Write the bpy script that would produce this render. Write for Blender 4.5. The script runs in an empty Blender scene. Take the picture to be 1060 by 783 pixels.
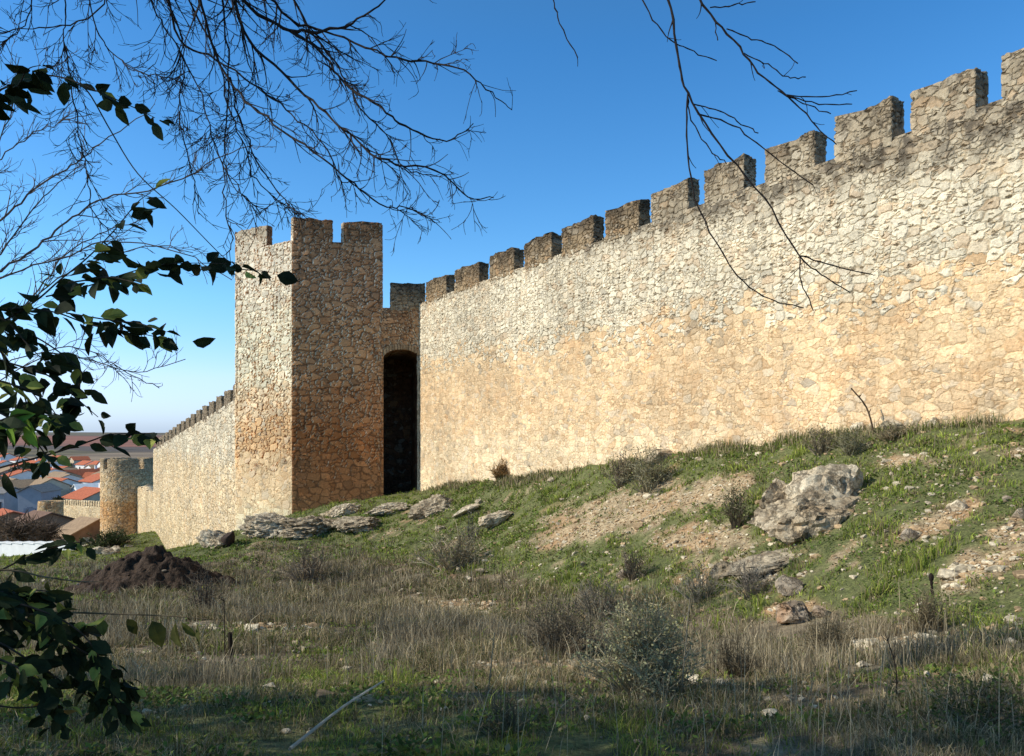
import bpy, math, random
import numpy as np
from mathutils import Vector, noise as mnoise
R = math.radians
sc = bpy.context.scene
COL = sc.collection
FX, HX, HY = 790.0, 530.0, 445.0          # focal length and principal point of the photograph in its pixels


def at(px, py, Y):
    return np.array([(px - HX) / FX * Y, Y, (HY - py) / FX * Y])


# ------------------------------------------------------------------ noise helpers
def _h(ix, iy, seed):
    n = (ix.astype(np.int64) * 374761393 + iy.astype(np.int64) * 668265263 + seed * 974711) & 0x7fffffff
    n = ((n ^ (n >> 13)) * 1274126177) & 0x7fffffff
    n = n ^ (n >> 16)
    return (n & 0xffff) / 65535.0


def vnoise(x, y, seed=0):
    x = np.asarray(x, float); y = np.asarray(y, float)
    ix = np.floor(x); iy = np.floor(y)
    fx = x - ix; fy = y - iy
    fx = fx * fx * (3 - 2 * fx); fy = fy * fy * (3 - 2 * fy)
    a = _h(ix, iy, seed); b = _h(ix + 1, iy, seed); c = _h(ix, iy + 1, seed); d = _h(ix + 1, iy + 1, seed)
    return (a * (1 - fx) + b * fx) * (1 - fy) + (c * (1 - fx) + d * fx) * fy


def fbm(x, y, seed=0, o=3):
    s = 0; a = 1; t = 0
    for k in range(o):
        s = s + a * vnoise(x * 2 ** k, y * 2 ** k, seed + k * 17); t += a; a *= .5
    return s / t


def n3(p, seed=0):
    return np.array([mnoise.noise(Vector((a + seed * 3.7, b - seed * 1.3, c + seed))) for a, b, c in p]) * .5 + .5


def ridge(p, seed=0):
    return np.array([1 - abs(mnoise.noise(Vector((a - seed * 2.1, b + seed, c + seed * .7)))) * 2 for a, b, c in p])


def sst(a, b, x):
    t = np.clip((x - a) / (b - a), 0, 1)
    return t * t * (3 - 2 * t)


# ------------------------------------------------------------------ layout of the castle
WA, WK = 18.13, 0.5985                    # outer face of the great wall: X = WA - WK * Y


def wallY(px):
    return WA / ((px - HX) / FX + WK)


def wallP(Y):
    return np.array([WA - WK * Y, Y])


WD = np.array([-WK, 1.0]) / math.hypot(WK, 1)     # along the wall, away from the camera
WN = np.array([-WD[1], WD[0]]) * 1.0              # outward normal
if WN[0] > 0: WN = -WN
WALL_TOP = 6.29
OCT_R = np.array([-6.38, 37.64]); OCT_C = np.array([-10.61, 36.78]); SIDE = 4.31
octs = [OCT_R, OCT_C]
_a = math.atan2(*(OCT_C - OCT_R)[::-1])
for k in range(3):
    _a -= math.pi / 4
    octs.append(octs[-1] + SIDE * np.array([math.cos(_a), math.sin(_a)]))
_u = (OCT_R - OCT_C) / SIDE
octs.append(OCT_R + 10.4 * np.array([-_u[1], _u[0]]))          # the right flank runs straight back to the wall
NS = len(octs)
FAR0, FAR1 = np.array([-15.2, 44.6]), np.array([-43.6, 92.8])


def farP(px):
    # outer face of the far wall: X = -18.35 - .5866*(Y-50)
    k = (px - HX) / FX
    Y = (-18.35 + .5866 * 50) / (k + .5866)
    return np.array([-18.35 - .5866 * (Y - 50), Y])


# ------------------------------------------------------------------ terrain
ctrl = []
for px, py in ((434, 509), (470, 503), (500, 498), (560, 488), (620, 479), (700, 471), (760, 463), (860, 450), (940, 441), (1060, 429)):
    ctrl.append(at(px, py, wallY(px)))
for px, py, Y in ((302, 532, 36.6), (396, 515, 37.5), (345, 524, 37), (240, 572, 40), (240, 578, 50), (160, 550, 91), (200, 566, 66),
                  (530, 783, 3.55), (0, 783, 3.7), (1060, 783, 3.5), (700, 622, 13.6), (560, 600, 18.3), (430, 574, 26.0), (330, 566, 30), (300, 605, 23),
                  (100, 622, 20), (100, 585, 31), (60, 575, 46), (0, 577, 46), (120, 572, 48), (900, 555, 11.6), (845, 553, 12.9), (900, 640, 9.3),
                  (1060, 600, 8.2), (1060, 690, 5.1), (700, 700, 7.4), (300, 700, 7.9), (300, 645, 13.6), (800, 700, 6.6), (500, 650, 12.6), (120, 690, 8.3),
                  (0, 640, 14.6), (640, 540, 19.5), (740, 530, 16.5), (1000, 500, 12.2), (520, 540, 27)):
    ctrl.append(at(px, py, Y))
for p in ((0, 0, -1.62), (0, -8, -1.5), (-8, 0, -1.9), (8, 0, -1.1), (14, 2, 0.3), (-20, 5, -3.2), (-30, 20, -5.4), (-35, 40, -8), (-60, 60, -13), (-60, 25, -9),
          (-25, 62, -11), (-30, 75, -12.5), (-60, 90, -15.5), (18, 14, .9), (10, 30, .6), (2, 45, -1.5), (-8, 55, -4), (25, 40, 1.5)):
    ctrl.append(np.array(p, float))
ctrl = np.array(ctrl)


def _tps_fit(c):
    n = len(c)
    d2 = ((c[:, None, :2] - c[None, :, :2]) ** 2).sum(-1)
    K = np.where(d2 > 0, .5 * d2 * np.log(d2 + 1e-12), 0) + np.eye(n) * 1.5
    P = np.c_[np.ones(n), c[:, :2]]
    A = np.zeros((n + 3, n + 3)); A[:n, :n] = K; A[:n, n:] = P; A[n:, :n] = P.T
    return np.linalg.solve(A, np.r_[c[:, 2], 0, 0, 0])


TPS = _tps_fit(ctrl)


def ground(X, Y, fine=True):
    X = np.atleast_1d(np.asarray(X, float)); Y = np.atleast_1d(np.asarray(Y, float))
    out = np.zeros(X.shape)
    f = X.ravel(); g = Y.ravel(); o = np.zeros(f.shape)
    for s in range(0, len(f), 40000):
        a = f[s:s + 40000]; b = g[s:s + 40000]
        d2 = (a[:, None] - ctrl[None, :, 0]) ** 2 + (b[:, None] - ctrl[None, :, 1]) ** 2
        o[s:s + 40000] = (np.where(d2 > 0, .5 * d2 * np.log(d2 + 1e-12), 0) @ TPS[:-3]) + TPS[-3] + TPS[-2] * a + TPS[-1] * b
    o = np.clip(o, -19, 3.0)
    r = np.hypot(f, g)
    plain = -20 - np.maximum(r - 1500, 0) * .004 + (fbm(f / 420, g / 260, 5) - .5) * 9 * sst(400, 1400, r)
    plain = plain + 15 * sst(550, 1700, r) - 16 * sst(1900, 3200, r)
    plain = np.where(r > 250, plain, -20.0)
    w = np.maximum.reduce([sst(88, 135, g), sst(55, 110, -f), sst(45, 120, f), sst(-30, -90, g)])
    o = o * (1 - w) + plain * w
    if fine:
        near = 1 - sst(50, 100, r)
        amp = np.where(r < 16, .55, 1.0)
        o = o + near * amp * ((fbm(f * .55, g * .55, 11) - .5) * .30 + (vnoise(f * 2.1, g * 2.1, 31) - .5) * .13 + (vnoise(f * 4.3, g * 4.3, 33) - .5) * .06)
    out = o.reshape(X.shape)
    return out


def gz(x, y):
    return float(ground(x, y)[0])


def gp(px, py, ymin=2.6, ymax=140):
    """the point of the terrain that the photograph shows at a pixel"""
    Ys = np.geomspace(ymin, ymax, 500)
    Xs = (px - HX) / FX * Ys; Zs = (HY - py) / FX * Ys
    dlt = Zs - ground(Xs, Ys)
    i = np.where(dlt <= 0)[0]
    i = i[0] if len(i) else len(Ys) - 1
    if i > 0:
        t = dlt[i - 1] / (dlt[i - 1] - dlt[i] + 1e-9); t = min(max(t, 0), 1)
        Y = Ys[i - 1] + (Ys[i] - Ys[i - 1]) * t
    else: Y = Ys[0]
    x = (px - HX) / FX * Y
    return np.array([x, Y, gz(x, Y)])


SLX = [-400, 0, 230, 330, 430, 560, 700, 790, 900, 1060, 1500]
SLY = [590, 584, 580, 566, 580, 608, 630, 632, 622, 655, 760]
BARE = [(655, 528, 105, 24, -.18), (745, 508, 45, 18, -.2), (720, 556, 60, 18, 0), (590, 552, 50, 14, -.2), (1010, 590, 45, 22, -.3), (1045, 560, 30, 30, 0),
        (940, 478, 40, 7, 0), (1040, 470, 40, 8, 0), (470, 628, 60, 8, 0), (280, 652, 60, 7, 0), (930, 668, 60, 10, 0), (830, 632, 40, 8, 0), (970, 540, 50, 16, -.4),
        (560, 690, 80, 10, 0)]


def zones(X, Y, Z):
    Yc = np.maximum(Y, 1.0)
    px = HX + FX * X / Yc; py = HY - FX * Z / Yc
    n1 = fbm(X * .5, Y * .5, 41); n2 = fbm(X * 1.7, Y * 1.7, 51); n3_ = fbm(X * .9 + 9, Y * .35, 71)
    line = np.interp(px, SLX, SLY)
    slope = sst(22, -14, py - line + (n1 - .5) * 40)
    fg = sst(690, 740, py + (n1 - .5) * 70) * sst(1050, 430, px + (n2 - .5) * 160) * .9
    left = sst(250, 150, px) * sst(640, 605, py) * .6
    green = np.clip(np.maximum.reduce([slope * (.35 + 1.0 * n2), fg * (.4 + .9 * n2), left * (.3 + 1.1 * n2), (n3_ - .42) * 1.1]), 0, 1)
    bare = np.zeros_like(px)
    for cx, cy, ax, ay, sl in BARE:
        dx = px - cx; dy = (py - cy) - sl * dx
        bare = np.maximum(bare, np.exp(-((dx / ax) ** 2 + (dy / ay) ** 2)))
    n4 = fbm(X * 4.1, Y * 4.1, 57)
    bare = sst(.22, .80, bare * (.30 + .75 * n2 + .65 * n4) + (n2 - .5) * .35 + (n4 - .5) * .35) * (.55 + .45 * sst(.35, .5, n4))
    bare = np.maximum(bare, slope * sst(.60, .74, n4 * .55 + n1 * .45) * .8)
    far = sst(95, 125, np.hypot(X, Y))
    return green * (1 - bare) * (1 - far), bare, slope, px, py


# ------------------------------------------------------------------ objects
def tag(o, label=None, cat=None, group=None, kind=None):
    for k, v in (('label', label), ('category', cat), ('group', group), ('kind', kind)):
        if v: o[k] = v
    return o


def empty(name, loc, label, cat, group=None):
    o = bpy.data.objects.new(name, None); COL.objects.link(o)
    o.location = tuple(float(v) for v in loc); o.empty_display_size = .3
    return tag(o, label, cat, group, 'thing')


ORG = {}


def mk(name, V, faces, mat, parent=None, origin=None, uv=None, col=None, smooth=False, attr='Col'):
    """one mesh object from arrays in world coordinates; faces: array or list of arrays of equal-size faces"""
    V = np.asarray(V, float).reshape(-1, 3)
    if not isinstance(faces, (list, tuple)): faces = [faces]
    if parent is not None: org = ORG.get(parent.name, np.array(parent.location))
    elif origin is not None: org = np.asarray(origin, float)
    else: org = np.zeros(3)
    me = bpy.data.meshes.new(name)
    me.vertices.add(len(V)); me.vertices.foreach_set('co', (V - org).astype(np.float32).ravel())
    fl = [np.asarray(f, np.int32) for f in faces if len(f)]
    li = np.concatenate([f.ravel() for f in fl]); tot = np.concatenate([np.full(len(f), f.shape[1], np.int32) for f in fl])
    me.loops.add(len(li)); me.loops.foreach_set('vertex_index', li)
    me.polygons.add(len(tot)); me.polygons.foreach_set('loop_start', (np.cumsum(tot) - tot).astype(np.int32))
    if uv is not None:
        l = me.uv_layers.new(name='UVMap'); l.uv.foreach_set('vector', np.asarray(uv, np.float32).ravel())
    if col is not None:
        c = np.asarray(col, np.float32)
        if c.shape[1] == 3: c = np.c_[c, np.ones(len(c), np.float32)]
        a = me.color_attributes.new(attr, 'FLOAT_COLOR', 'POINT'); a.data.foreach_set('color', c.ravel())
    me.update(calc_edges=True)
    me.validate()
    me.polygons.foreach_set('use_smooth', np.full(len(me.polygons), bool(smooth)))
    me.materials.append(mat)
    o = bpy.data.objects.new(name, me); COL.objects.link(o)
    if parent is not None: o.parent = parent; ORG[o.name] = org
    else: o.location = tuple(org)
    return o


class MB:
    def __init__(s): s.v = []; s.n = 0; s.f = {}; s.c = []
    def add(s, V, F, c=None):
        V = np.asarray(V, float)
        s.v.append(V); F = np.asarray(F, np.int64)
        s.f.setdefault(F.shape[1], []).append(F + s.n); s.n += len(V)
        if c is not None:
            c = np.asarray(c, float)
            s.c.append(np.broadcast_to(c, (len(V), 3)) if c.ndim == 1 else c)
    def box(s, c, size, rz=0, col=None):
        x, y, z = np.array(size) / 2
        v = np.array([(a * x, b * y, d * z) for a in (-1, 1) for b in (-1, 1) for d in (-1, 1)])
        ca, sa = math.cos(rz), math.sin(rz)
        v = np.c_[v[:, 0] * ca - v[:, 1] * sa, v[:, 0] * sa + v[:, 1] * ca, v[:, 2]] + np.array(c)
        s.add(v, [(0, 1, 3, 2), (4, 6, 7, 5), (0, 4, 5, 1), (2, 3, 7, 6), (0, 2, 6, 4), (1, 5, 7, 3)], col)
    def tube(s, P, rad, n=5, col=None):
        P = np.asarray(P, float); m = len(P)
        rad = np.broadcast_to(np.asarray(rad, float), (m,))
        T = np.gradient(P, axis=0); T /= np.linalg.norm(T, axis=1)[:, None] + 1e-9
        ref = np.array([0.31, 0.22, .92]) if abs(T[0][2]) < .8 else np.array([.95, .2, .1])
        U = np.cross(T, ref); U /= np.linalg.norm(U, axis=1)[:, None] + 1e-9
        W = np.cross(T, U)
        a = np.arange(n) * 2 * math.pi / n
        ring = P[:, None, :] + rad[:, None, None] * (np.cos(a)[None, :, None] * U[:, None, :] + np.sin(a)[None, :, None] * W[:, None, :])
        i = np.arange(m - 1)[:, None]; j = np.arange(n)[None, :]; k = (j + 1) % n
        q = np.stack([i * n + j, i * n + k, (i + 1) * n + k, (i + 1) * n + j], -1).reshape(-1, 4)
        s.add(ring.reshape(-1, 3), q, col)
    def build(s, name, mat, parent=None, origin=None, smooth=False):
        return mk(name, np.concatenate(s.v), [np.concatenate(f) for f in s.f.values()], mat, parent, origin,
                  col=np.concatenate(s.c) if s.c else None, smooth=smooth)


def spline(P, k=6):
    P = np.asarray(P, float)
    Q = np.vstack([2 * P[0] - P[1], P, 2 * P[-1] - P[-2]])
    out = []
    for i in range(1, len(Q) - 2):
        for t in np.arange(k) / k:
            a, b, c, d = Q[i - 1], Q[i], Q[i + 1], Q[i + 2]
            out.append(.5 * (2 * b + (c - a) * t + (2 * a - 5 * b + 4 * c - d) * t * t + (3 * b - a - 3 * c + d) * t ** 3))
    out.append(Q[-2])
    return np.array(out)


# ------------------------------------------------------------------ materials
class NT:
    def __init__(s, name):
        s.m = bpy.data.materials.new(name); s.m.use_nodes = True
        s.t = s.m.node_tree; s.b = s.t.nodes['Principled BSDF']; s.out = s.t.nodes['Material Output']
        s.b.inputs['Roughness'].default_value = .9
        s.b.inputs['Specular IOR Level'].default_value = .15
    def n(s, typ, **kw):
        x = s.t.nodes.new('ShaderNode' + typ)
        ins = kw.pop('i', {})
        for k, v in kw.items(): setattr(x, k, v)
        for k, v in ins.items(): s.set(x.inputs[k], v)
        return x
    def set(s, inp, v):
        if isinstance(v, bpy.types.NodeSocket): s.t.links.new(v, inp)
        elif isinstance(v, bpy.types.Node): s.t.links.new(v.outputs[0], inp)
        else:
            if hasattr(inp.default_value, '__len__') and len(inp.default_value) == 4 and len(v) == 3: v = (*v, 1)
            inp.default_value = v
    def math(s, op, a, b=None, c=None):
        x = s.n('Math', operation=op); s.set(x.inputs[0], a)
        if b is not None: s.set(x.inputs[1], b)
        if c is not None: s.set(x.inputs[2], c)
        return x.outputs[0]
    def mr(s, v, a, b, c=0., d=1., interp='SMOOTHSTEP'):
        x = s.n('MapRange', interpolation_type=interp)
        for k, q in zip(range(5), (v, a, b, c, d)): s.set(x.inputs[k], q)
        return x.outputs[0]
    def mix(s, f, a, b, mode='MIX'):
        x = s.n('Mix', data_type='RGBA', blend_type=mode); s.set(x.inputs[0], f); s.set(x.inputs[6], a); s.set(x.inputs[7], b)
        return x.outputs[2]
    def fmix(s, f, a, b):
        x = s.n('Mix', data_type='FLOAT'); s.set(x.inputs[0], f); s.set(x.inputs[2], a); s.set(x.inputs[3], b)
        return x.outputs[0]
    def noise(s, vec, scale, det=3, rough=.55, dim='3D'):
        x = s.n('TexNoise', noise_dimensions=dim)
        s.set(x.inputs['Vector'], vec); s.set(x.inputs['Scale'], scale); s.set(x.inputs['Detail'], det); s.set(x.inputs['Roughness'], rough)
        return x
    def vmath(s, op, a, b=None, scale=None):
        x = s.n('VectorMath', operation=op); s.set(x.inputs[0], a)
        if b is not None: s.set(x.inputs[1], b)
        if scale is not None: s.set(x.inputs['Scale'], scale)
        return x.outputs[0]
    def vor(s, vec, feature='F1', rnd=1., dim='2D', scale=1.):
        x = s.n('TexVoronoi', feature=feature, voronoi_dimensions=dim)
        s.set(x.inputs['Vector'], vec); s.set(x.inputs['Scale'], scale); s.set(x.inputs['Randomness'], rnd)
        return x


def masonry(name, zones_, size=(.32, .195), dark_top=None, joint_low=-99, depth=.045, lichen=.3, lich_col=(.075, .06, .045), joint_dark=.70, right_top=False, fine=1.0, pits=.80, shade_tint=None, gain=(1.16, 1.20, 1.26)):
    """rubble masonry; zones_: list of (z, colour) from the foot up; dark_top: (z where weathering starts, z where it is full)"""
    m = NT(name)
    pos = m.n('NewGeometry').outputs['Position']
    z = m.n('SeparateXYZ', i={0: pos})
    uv = m.n('UVMap', uv_map='UVMap').outputs[0]
    big = m.noise(pos, .22, 4)
    med = m.noise(pos, 1.3, 4)
    d1 = m.noise(uv, 1.5, 2, dim='2D')
    d2 = m.noise(uv, 8.5, 3, dim='2D')
    u1 = m.vmath('ADD', uv, m.vmath('SCALE', m.vmath('SUBTRACT', d1.outputs[1], (.5, .5, .5)), scale=.20))
    u2 = m.vmath('ADD', u1, m.vmath('SCALE', m.vmath('SUBTRACT', d2.outputs[1], (.5, .5, .5)), scale=.085))
    va = m.vmath('MULTIPLY', u2, (1 / size[0], 1 / size[1], 1))
    vb = m.vmath('MULTIPLY', u2, (2.1 / size[0], 2.0 / size[1], 1))
    def blocky(vec, rnd):
        f1 = m.vor(vec, 'F1', rnd); f2 = m.vor(vec, 'F2', rnd)
        for q in (f1, f2): q.distance = 'MINKOWSKI'; q.inputs['Exponent'].default_value = 3.2
        return f1, m.math('MULTIPLY', m.math('SUBTRACT', f2.outputs[0], f1.outputs[0]), .62)
    A, Ae = blocky(va, .82); B, Be = blocky(vb, .86)
    msk = m.mr(m.noise(uv, 1.5, 3, dim='2D').outputs[0], .49, .55)
    e = m.fmix(msk, Ae, m.math('MULTIPLY', Be, .7))
    cc = m.n('SeparateColor', i={0: m.mix(msk, A.outputs['Color'], B.outputs['Color'])})
    rr, rg, rb = cc.outputs
    jw = m.mr(m.noise(uv, 2.2, 2, dim='2D').outputs[0], .3, .7, .09, .24)
    joint = m.mr(e, .0, jw)
    # zone colour up the height
    zz = m.math('ADD', z.outputs[2], m.math('MULTIPLY', m.math('SUBTRACT', big.outputs[0], .5), 1.6))
    zz = m.math('ADD', zz, m.math('MULTIPLY', m.math('SUBTRACT', med.outputs[0], .5), .7))
    zz = m.math('ADD', zz, m.math('MULTIPLY', m.math('SUBTRACT', rg, .5), 1.5))
    zones_ = [(a_, tuple(min(.86, v * g_) for v, g_ in zip(k_, gain))) for a_, k_ in zones_]
    c = zones_[0][1]
    for (z0, c0), (z1, c1) in zip(zones_, zones_[1:]):
        zm = (z0 + z1) / 2
        c = m.mix(m.mr(zz, zm - .28 * (z1 - z0), zm + .28 * (z1 - z0)), c, c1)
    val = m.mr(rr, 0, 1, .80, 1.16, 'LINEAR')
    c = m.mix(1., c, m.n('CombineColor', i={0: val, 1: val, 2: val}).outputs[0], 'MULTIPLY')
    c = m.mix(m.mr(rg, .80, .92, 0, .4), c, (.62, .55, .43))
    c = m.mix(m.mr(rb, .80, .95, 0, .4), c, (.50, .29, .14))
    c = m.mix(m.mr(rb, .0, .14, .5, 0), c, (.27, .23, .175))
    sp = m.noise(pos, 16 * fine, 5, .7)
    v2 = m.mr(sp.outputs[0], .25, .75, .62, 1.3, 'LINEAR')
    c = m.mix(1., c, m.n('CombineColor', i={0: v2, 1: v2, 2: v2}).outputs[0], 'MULTIPLY')
    v3 = m.mr(big.outputs[0], .3, .7, .8, 1.14, 'LINEAR')
    c = m.mix(1., c, m.n('CombineColor', i={0: v3, 1: v3, 2: v3}).outputs[0], 'MULTIPLY')
    sk_ = m.noise(m.vmath('MULTIPLY', uv, (1.1, .16, 1)), 1., 5, .7, dim='2D')
    v4 = m.mr(sk_.outputs[0], .30, .70, 1.05, .90)
    c = m.mix(1., c, m.n('CombineColor', i={0: v4, 1: v4, 2: v4}).outputs[0], 'MULTIPLY')
    bl = m.mr(m.noise(pos, .55, 4, .65).outputs[0], .54, .66, 0, .28)
    c = m.mix(bl, c, m.mix(1., c, (1.10, .86, .66), 'MULTIPLY'))
    # lichen and soot towards the top
    lz = m.math('SUBTRACT', m.noise(pos, 2.6, 5, .7).outputs[0], 1 - lichen - .1)
    lm = m.mr(lz, -.06, .06, 0, .8)
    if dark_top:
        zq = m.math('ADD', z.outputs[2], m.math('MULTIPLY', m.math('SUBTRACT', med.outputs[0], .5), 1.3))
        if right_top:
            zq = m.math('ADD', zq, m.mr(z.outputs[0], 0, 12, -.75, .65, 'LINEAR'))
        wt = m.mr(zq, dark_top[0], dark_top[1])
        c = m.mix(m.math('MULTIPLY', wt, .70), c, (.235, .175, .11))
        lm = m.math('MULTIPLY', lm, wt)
    else:
        lm = m.math('MULTIPLY', lm, .25)
    c = m.mix(lm, c, lich_col)
    # joints: open and dark above, nearly flush and pale below
    low = m.mr(zz, joint_low - .5, joint_low + .5)
    jv = m.fmix(low, .90, joint_dark)
    jv = m.fmix(m.mr(m.noise(pos, 1.1, 3).outputs[0], .38, .62), m.math('MULTIPLY', jv, .75), m.math('MINIMUM', m.math('ADD', jv, .3), .95))
    jc = m.mix(1., c, m.n('CombineColor', i={0: jv, 1: m.math('MULTIPLY', jv, .93), 2: m.math('MULTIPLY', jv, .84)}).outputs[0], 'MULTIPLY')
    jb = m.mr(m.noise(uv, 3.1, 4, .7, dim='2D').outputs[0], .36, .60, .12, 1.)
    c = m.mix(m.math('MULTIPLY', jb, m.math('SUBTRACT', 1., joint)), c, jc)
    # pits and crevices
    pv = m.vor(m.vmath('MULTIPLY', u2, (3.6, 9.5, 1)), rnd=1.)
    pit = m.mr(m.math('ADD', pv.outputs[0], m.math('MULTIPLY', m.math('SUBTRACT', sp.outputs[0], .5), .25)), .12, .26, 1, 0)
    pit = m.math('MULTIPLY', pit, m.mr(m.n('SeparateColor', i={0: pv.outputs['Color']}).outputs[0], .62, .7))
    pit = m.math('MULTIPLY', pit, m.fmix(low, .12, 1.))
    c = m.mix(m.math('MULTIPLY', pit, pits), c, (.085, .06, .035))
    if shade_tint:                      # painted shade: faces turned from the sun are made darker and redder
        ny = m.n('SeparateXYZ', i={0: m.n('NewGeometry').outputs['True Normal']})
        nd = m.mix(m.math('MULTIPLY', m.math('SUBTRACT', 1., joint), .55), m.mix(1., c, shade_tint, 'MULTIPLY'), (.07, .042, .026))
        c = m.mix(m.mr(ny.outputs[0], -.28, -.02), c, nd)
    m.set(m.b.inputs['Base Color'], c)
    h = m.math('MULTIPLY', joint, m.fmix(low, depth * .35, depth))
    h = m.math('ADD', h, m.math('MULTIPLY', rr, depth * .55))
    h = m.math('ADD', h, m.math('MULTIPLY', sp.outputs[0], .03))
    h = m.math('ADD', h, m.math('MULTIPLY', med.outputs[0], .035))
    h = m.math('SUBTRACT', h, m.math('MULTIPLY', pit, .05))
    dp = m.n('Displacement', i={'Height': h, 'Midlevel': .06, 'Scale': 1.})
    m.t.links.new(dp.outputs[0], m.out.inputs['Displacement'])
    m.m.displacement_method = 'BOTH'
    return m.m


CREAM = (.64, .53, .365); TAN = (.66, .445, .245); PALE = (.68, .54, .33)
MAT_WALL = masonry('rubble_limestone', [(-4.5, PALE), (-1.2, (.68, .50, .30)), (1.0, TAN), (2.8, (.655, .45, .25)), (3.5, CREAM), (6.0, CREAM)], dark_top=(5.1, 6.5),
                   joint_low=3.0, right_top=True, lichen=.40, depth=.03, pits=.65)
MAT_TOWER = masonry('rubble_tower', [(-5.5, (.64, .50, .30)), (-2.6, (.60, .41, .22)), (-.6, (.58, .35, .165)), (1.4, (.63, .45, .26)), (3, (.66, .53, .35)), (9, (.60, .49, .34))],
                    size=(.50, .35), dark_top=(8.7, 10.6), joint_low=-1.5, lichen=.30, joint_dark=.74, depth=.035, pits=.5, gain=(1.38, 1.45, 1.56), shade_tint=(.70, .42, .27))
MAT_PASSAGE_SHADE = masonry('passage_painted_shade', gain=(1, 1, 1), zones_=[(-5, (.24, .12, .065)), (5, (.18, .095, .055))], size=(.46, .33))  # dark stone colour paints in the shade of the deep passage
MAT_FAR = masonry('rubble_far', [(-13, (.62, .46, .26)), (-4, (.62, .46, .27)), (-1, (.58, .48, .33)), (3, (.56, .46, .32))], size=(1.15, .42), dark_top=(60, 70), depth=.05, fine=.4)
MAT_FARTOP = masonry('rubble_far_top', [(-13, (.3, .24, .16)), (4, (.28, .22, .15))], size=(.5, .4), dark_top=(-30, -20), depth=.05, fine=.4, lichen=.35)
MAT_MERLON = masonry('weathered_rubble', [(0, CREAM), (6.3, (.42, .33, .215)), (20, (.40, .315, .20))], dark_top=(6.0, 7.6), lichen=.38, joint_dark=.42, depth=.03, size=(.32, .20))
MAT_MERLOND = masonry('weathered_shaded_rubble', [(0, CREAM), (6.2, (.33, .25, .155)), (20, (.30, .225, .14))], dark_top=(6.3, 7.4), lichen=.50, lich_col=(.05, .036, .024), joint_dark=.35, depth=.04, size=(.32, .20), gain=(1.05, 1, .95))
MAT_ROUND = masonry('rubble_round', [(-18, (.58, .46, .29)), (-11, (.54, .34, .17)), (-9, (.56, .44, .28)), (-4, (.48, .39, .27))], size=(.75, .6), dark_top=(-6, -3.5), depth=.08, fine=.3, lichen=.3, gain=(1.3, 1.2, 1.05))


def rockmat(name, base, dark, tint, lich=.5):
    m = NT(name)
    pos = m.n('NewGeometry').outputs['Position']
    a = m.noise(pos, 3.2, 6, .65); b = m.noise(pos, 17, 5, .7); c_ = m.noise(pos, 1.1, 3)
    c = m.mix(m.mr(a.outputs[0], .36, .62), dark, base)
    c = m.mix(m.mr(c_.outputs[0], .5, .68, 0, .7), c, tint)
    v = m.mr(b.outputs[0], .25, .75, .5, 1.35, 'LINEAR')
    c = m.mix(1., c, m.n('CombineColor', i={0: v, 1: v, 2: v}).outputs[0], 'MULTIPLY')
    cr = m.vor(m.vmath('ADD', pos, m.vmath('SCALE', a.outputs[1], scale=1.1)), 'DISTANCE_TO_EDGE', 1., '3D', 2.1)
    c = m.mix(m.math('MULTIPLY', m.mr(cr.outputs[0], 0, .035, .75, 0), m.mr(c_.outputs[0], .45, .55)), c, (.045, .036, .026))
    m.set(m.b.inputs['Base Color'], c)
    h = m.math('ADD', m.math('MULTIPLY', a.outputs[0], 1.), m.math('MULTIPLY', b.outputs[0], .4))
    h = m.math('ADD', h, m.mr(cr.outputs[0], 0, .08, -.5, 0))
    bp = m.n('Bump', i={'Strength': .9, 'Distance': .06, 'Height': h})
    m.set(m.b.inputs['Normal'], bp.outputs[0])
    return m.m


ROCK = rockmat('limestone_outcrop', (.52, .42, .285), (.26, .195, .125), (.46, .325, .185))
ROCKW = rockmat('pale_limestone', (.66, .555, .395), (.40, .31, .205), (.56, .42, .25))
ROCKO = rockmat('rusty_limestone', (.42, .34, .25), (.24, .18, .12), (.38, .18, .075))


def vcol(name, rough=.85, transl=0., spec=.1, var=12., vamt=.35):
    """surface coloured by the mesh's own colour attribute, broken up by noise"""
    m = NT(name)
    a = m.n('VertexColor', layer_name='Col').outputs[0]
    pos = m.n('NewGeometry').outputs['Position']
    v = m.mr(m.noise(pos, var, 3).outputs[0], .3, .7, 1 - vamt, 1 + vamt, 'LINEAR')
    c = m.mix(1., a, m.n('CombineColor', i={0: v, 1: v, 2: v}).outputs[0], 'MULTIPLY')
    m.set(m.b.inputs['Base Color'], c)
    m.b.inputs['Roughness'].default_value = rough; m.b.inputs['Specular IOR Level'].default_value = spec
    if transl:
        tr = m.n('BsdfTranslucent', i={'Color': c}); ms = m.n('MixShader', i={0: transl, 1: m.b.outputs[0], 2: tr.outputs[0]})
        m.t.links.new(ms.outputs[0], m.out.inputs['Surface'])
    return m.m


GRASS = vcol('grass_blades', .7, .3, .15, 3., .3)
DRY = vcol('dry_stalks', .9, .2, .05, 3., .3)
LEAF = vcol('broad_leaf', .68, .28, .12, 30., .3)
TWIG = vcol('twig_bark', .9, 0, .1, 40., .4)


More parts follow.
